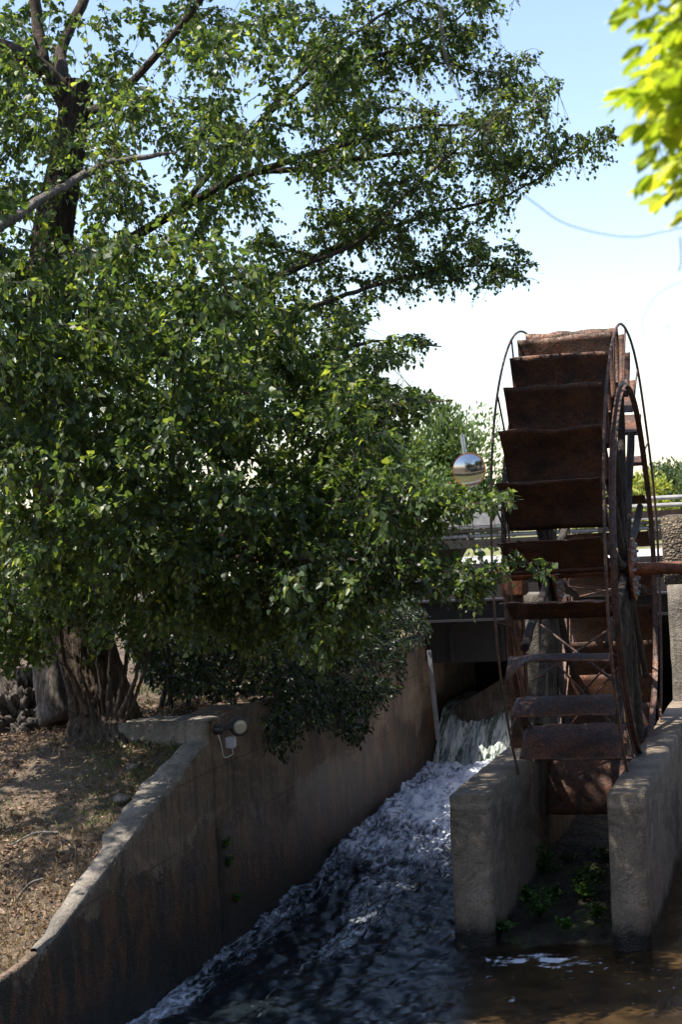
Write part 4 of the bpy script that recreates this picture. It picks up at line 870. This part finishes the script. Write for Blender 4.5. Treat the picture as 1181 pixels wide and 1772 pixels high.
p = np.array([XPL0-.10, 21.75, .95]); stone(p, .20, 9, 'small mossy green stone at the lip of the waterfall against the pier'); S.objects[-1] if False else None
bpy.data.objects['stone.003'].data.materials[0] = m_plain('moss', (.10, .13, .02), .9)
# fallen sticks
for i, (a_, b_, lab) in enumerate((((100, 1440), (20, 1462), 'thin fallen stick in the sunlit dry grass'), ((250, 1230), (290, 1262), 'thin bare stick leaning beside the poplar roots'), ((30, 1555), (75, 1520), 'short grey stick on the lower bank'))):
    q = []
    for (px, py) in (a_, b_):
        p = onz(px, py, 1.6)
        for _ in range(4): p = onz(px, py, float(surf_z(np.array([p[0]]), np.array([p[1]]))[0])+.02)
        q.append(p)
    mid = (q[0]+q[1])/2+np.array([0, 0, .03]); l = smooth_line([(*q[0], 0), (*mid, 0), (*q[1], 0)], 5); o = G().tube(l[:, :3], .007, 6).build('fallen_stick', 'palebark', origin=q[0]); tag(o, lab, 'stick')

# --- plants on the mud between the piers and on the wall
def fern(p, n, h, label, group=None, shape=SH_FAN, s=.03):
    t = thing('marsh_plant', p, label, 'plant', group); g = G(); LP, LD, LN, LS = [], [], [], []
    for i in range(n):
        a = rng.uniform(0, 2*math.pi); r_ = rng.uniform(.2, 1)*h; e = p+np.array([math.cos(a)*r_*.8, math.sin(a)*r_*.8, h*rng.uniform(.35, 1.)])
        q = np.linspace(0, 1, 5)[:, None]; P = p+(e-p)*q+np.array([0, 0, .25*h])*(q*(1-q)); g.tube(P, .0018, 3, cap=False)
        for u_ in np.linspace(.35, 1, 5):
            b_ = p+(e-p)*u_+np.array([0, 0, .25*h])*(u_*(1-u_))
            for s_ in (-1, 1): LP.append(b_); LD.append(norm(e-p)*.5+s_*np.array([-math.sin(a), math.cos(a), 0])+rng.normal(0, .3, 3)); LN.append(U+rng.normal(0, .4, 3)); LS.append(s*rng.uniform(.6, 1.2))
    g.build('stem', 'leaf_low', t); leaf_mesh('leaves', np.array(LP), np.array(LD), np.array(LN), np.array(LS), shape, 'leaf_low', t)
spots = [(938, 1520, .22, 22, 'dark fern clump beside the inner face of the left pier'), (935, 1590, .16, 20, 'low leafy plant nearest the water at the left pier'), (1020, 1535, .14, 26, 'bright sunlit leafy plant against the right pier'), (1012, 1560, .13, 24, 'bright sunlit plant in front of the other one by the right pier'),
         (960, 1560, .10, 16, 'small plant in the middle of the mud bed'), (1050, 1500, .13, 14, 'fern tucked behind the front edge of the right pier'), (900, 1560, .10, 14, 'small plant hugging the base of the left pier'), (985, 1500, .09, 12, 'small dark plant at the back of the mud bed'), (1035, 1590, .09, 14, 'low mossy plant at the foot of the right pier'), (870, 1615, .08, 12, 'tiny plant at the near foot of the left pier'), (980, 1610, .07, 14, 'flat plant at the water edge between the piers')]
for px, py, h, n, lab in spots:
    p = onz(px, py, .08); p[0] = min(max(p[0], XPL1+.05), XPR0-.05); p[1] = max(p[1], 13.62); fern(p, int(n*1.5), h*1.45, lab)
for i, (px, py, h) in enumerate(((388, 1470, .10), (395, 1500, .09), (408, 1562, .08))):
    p = onx(px, py, XW)+np.array([.01, 0, 0]); fern(p, 12, h, ('green tuft in the vertical crack of the channel wall', 'second tuft lower in the wall crack', 'mossy tuft near the waterline of the left wall')[i], None, SH_OV, .03)
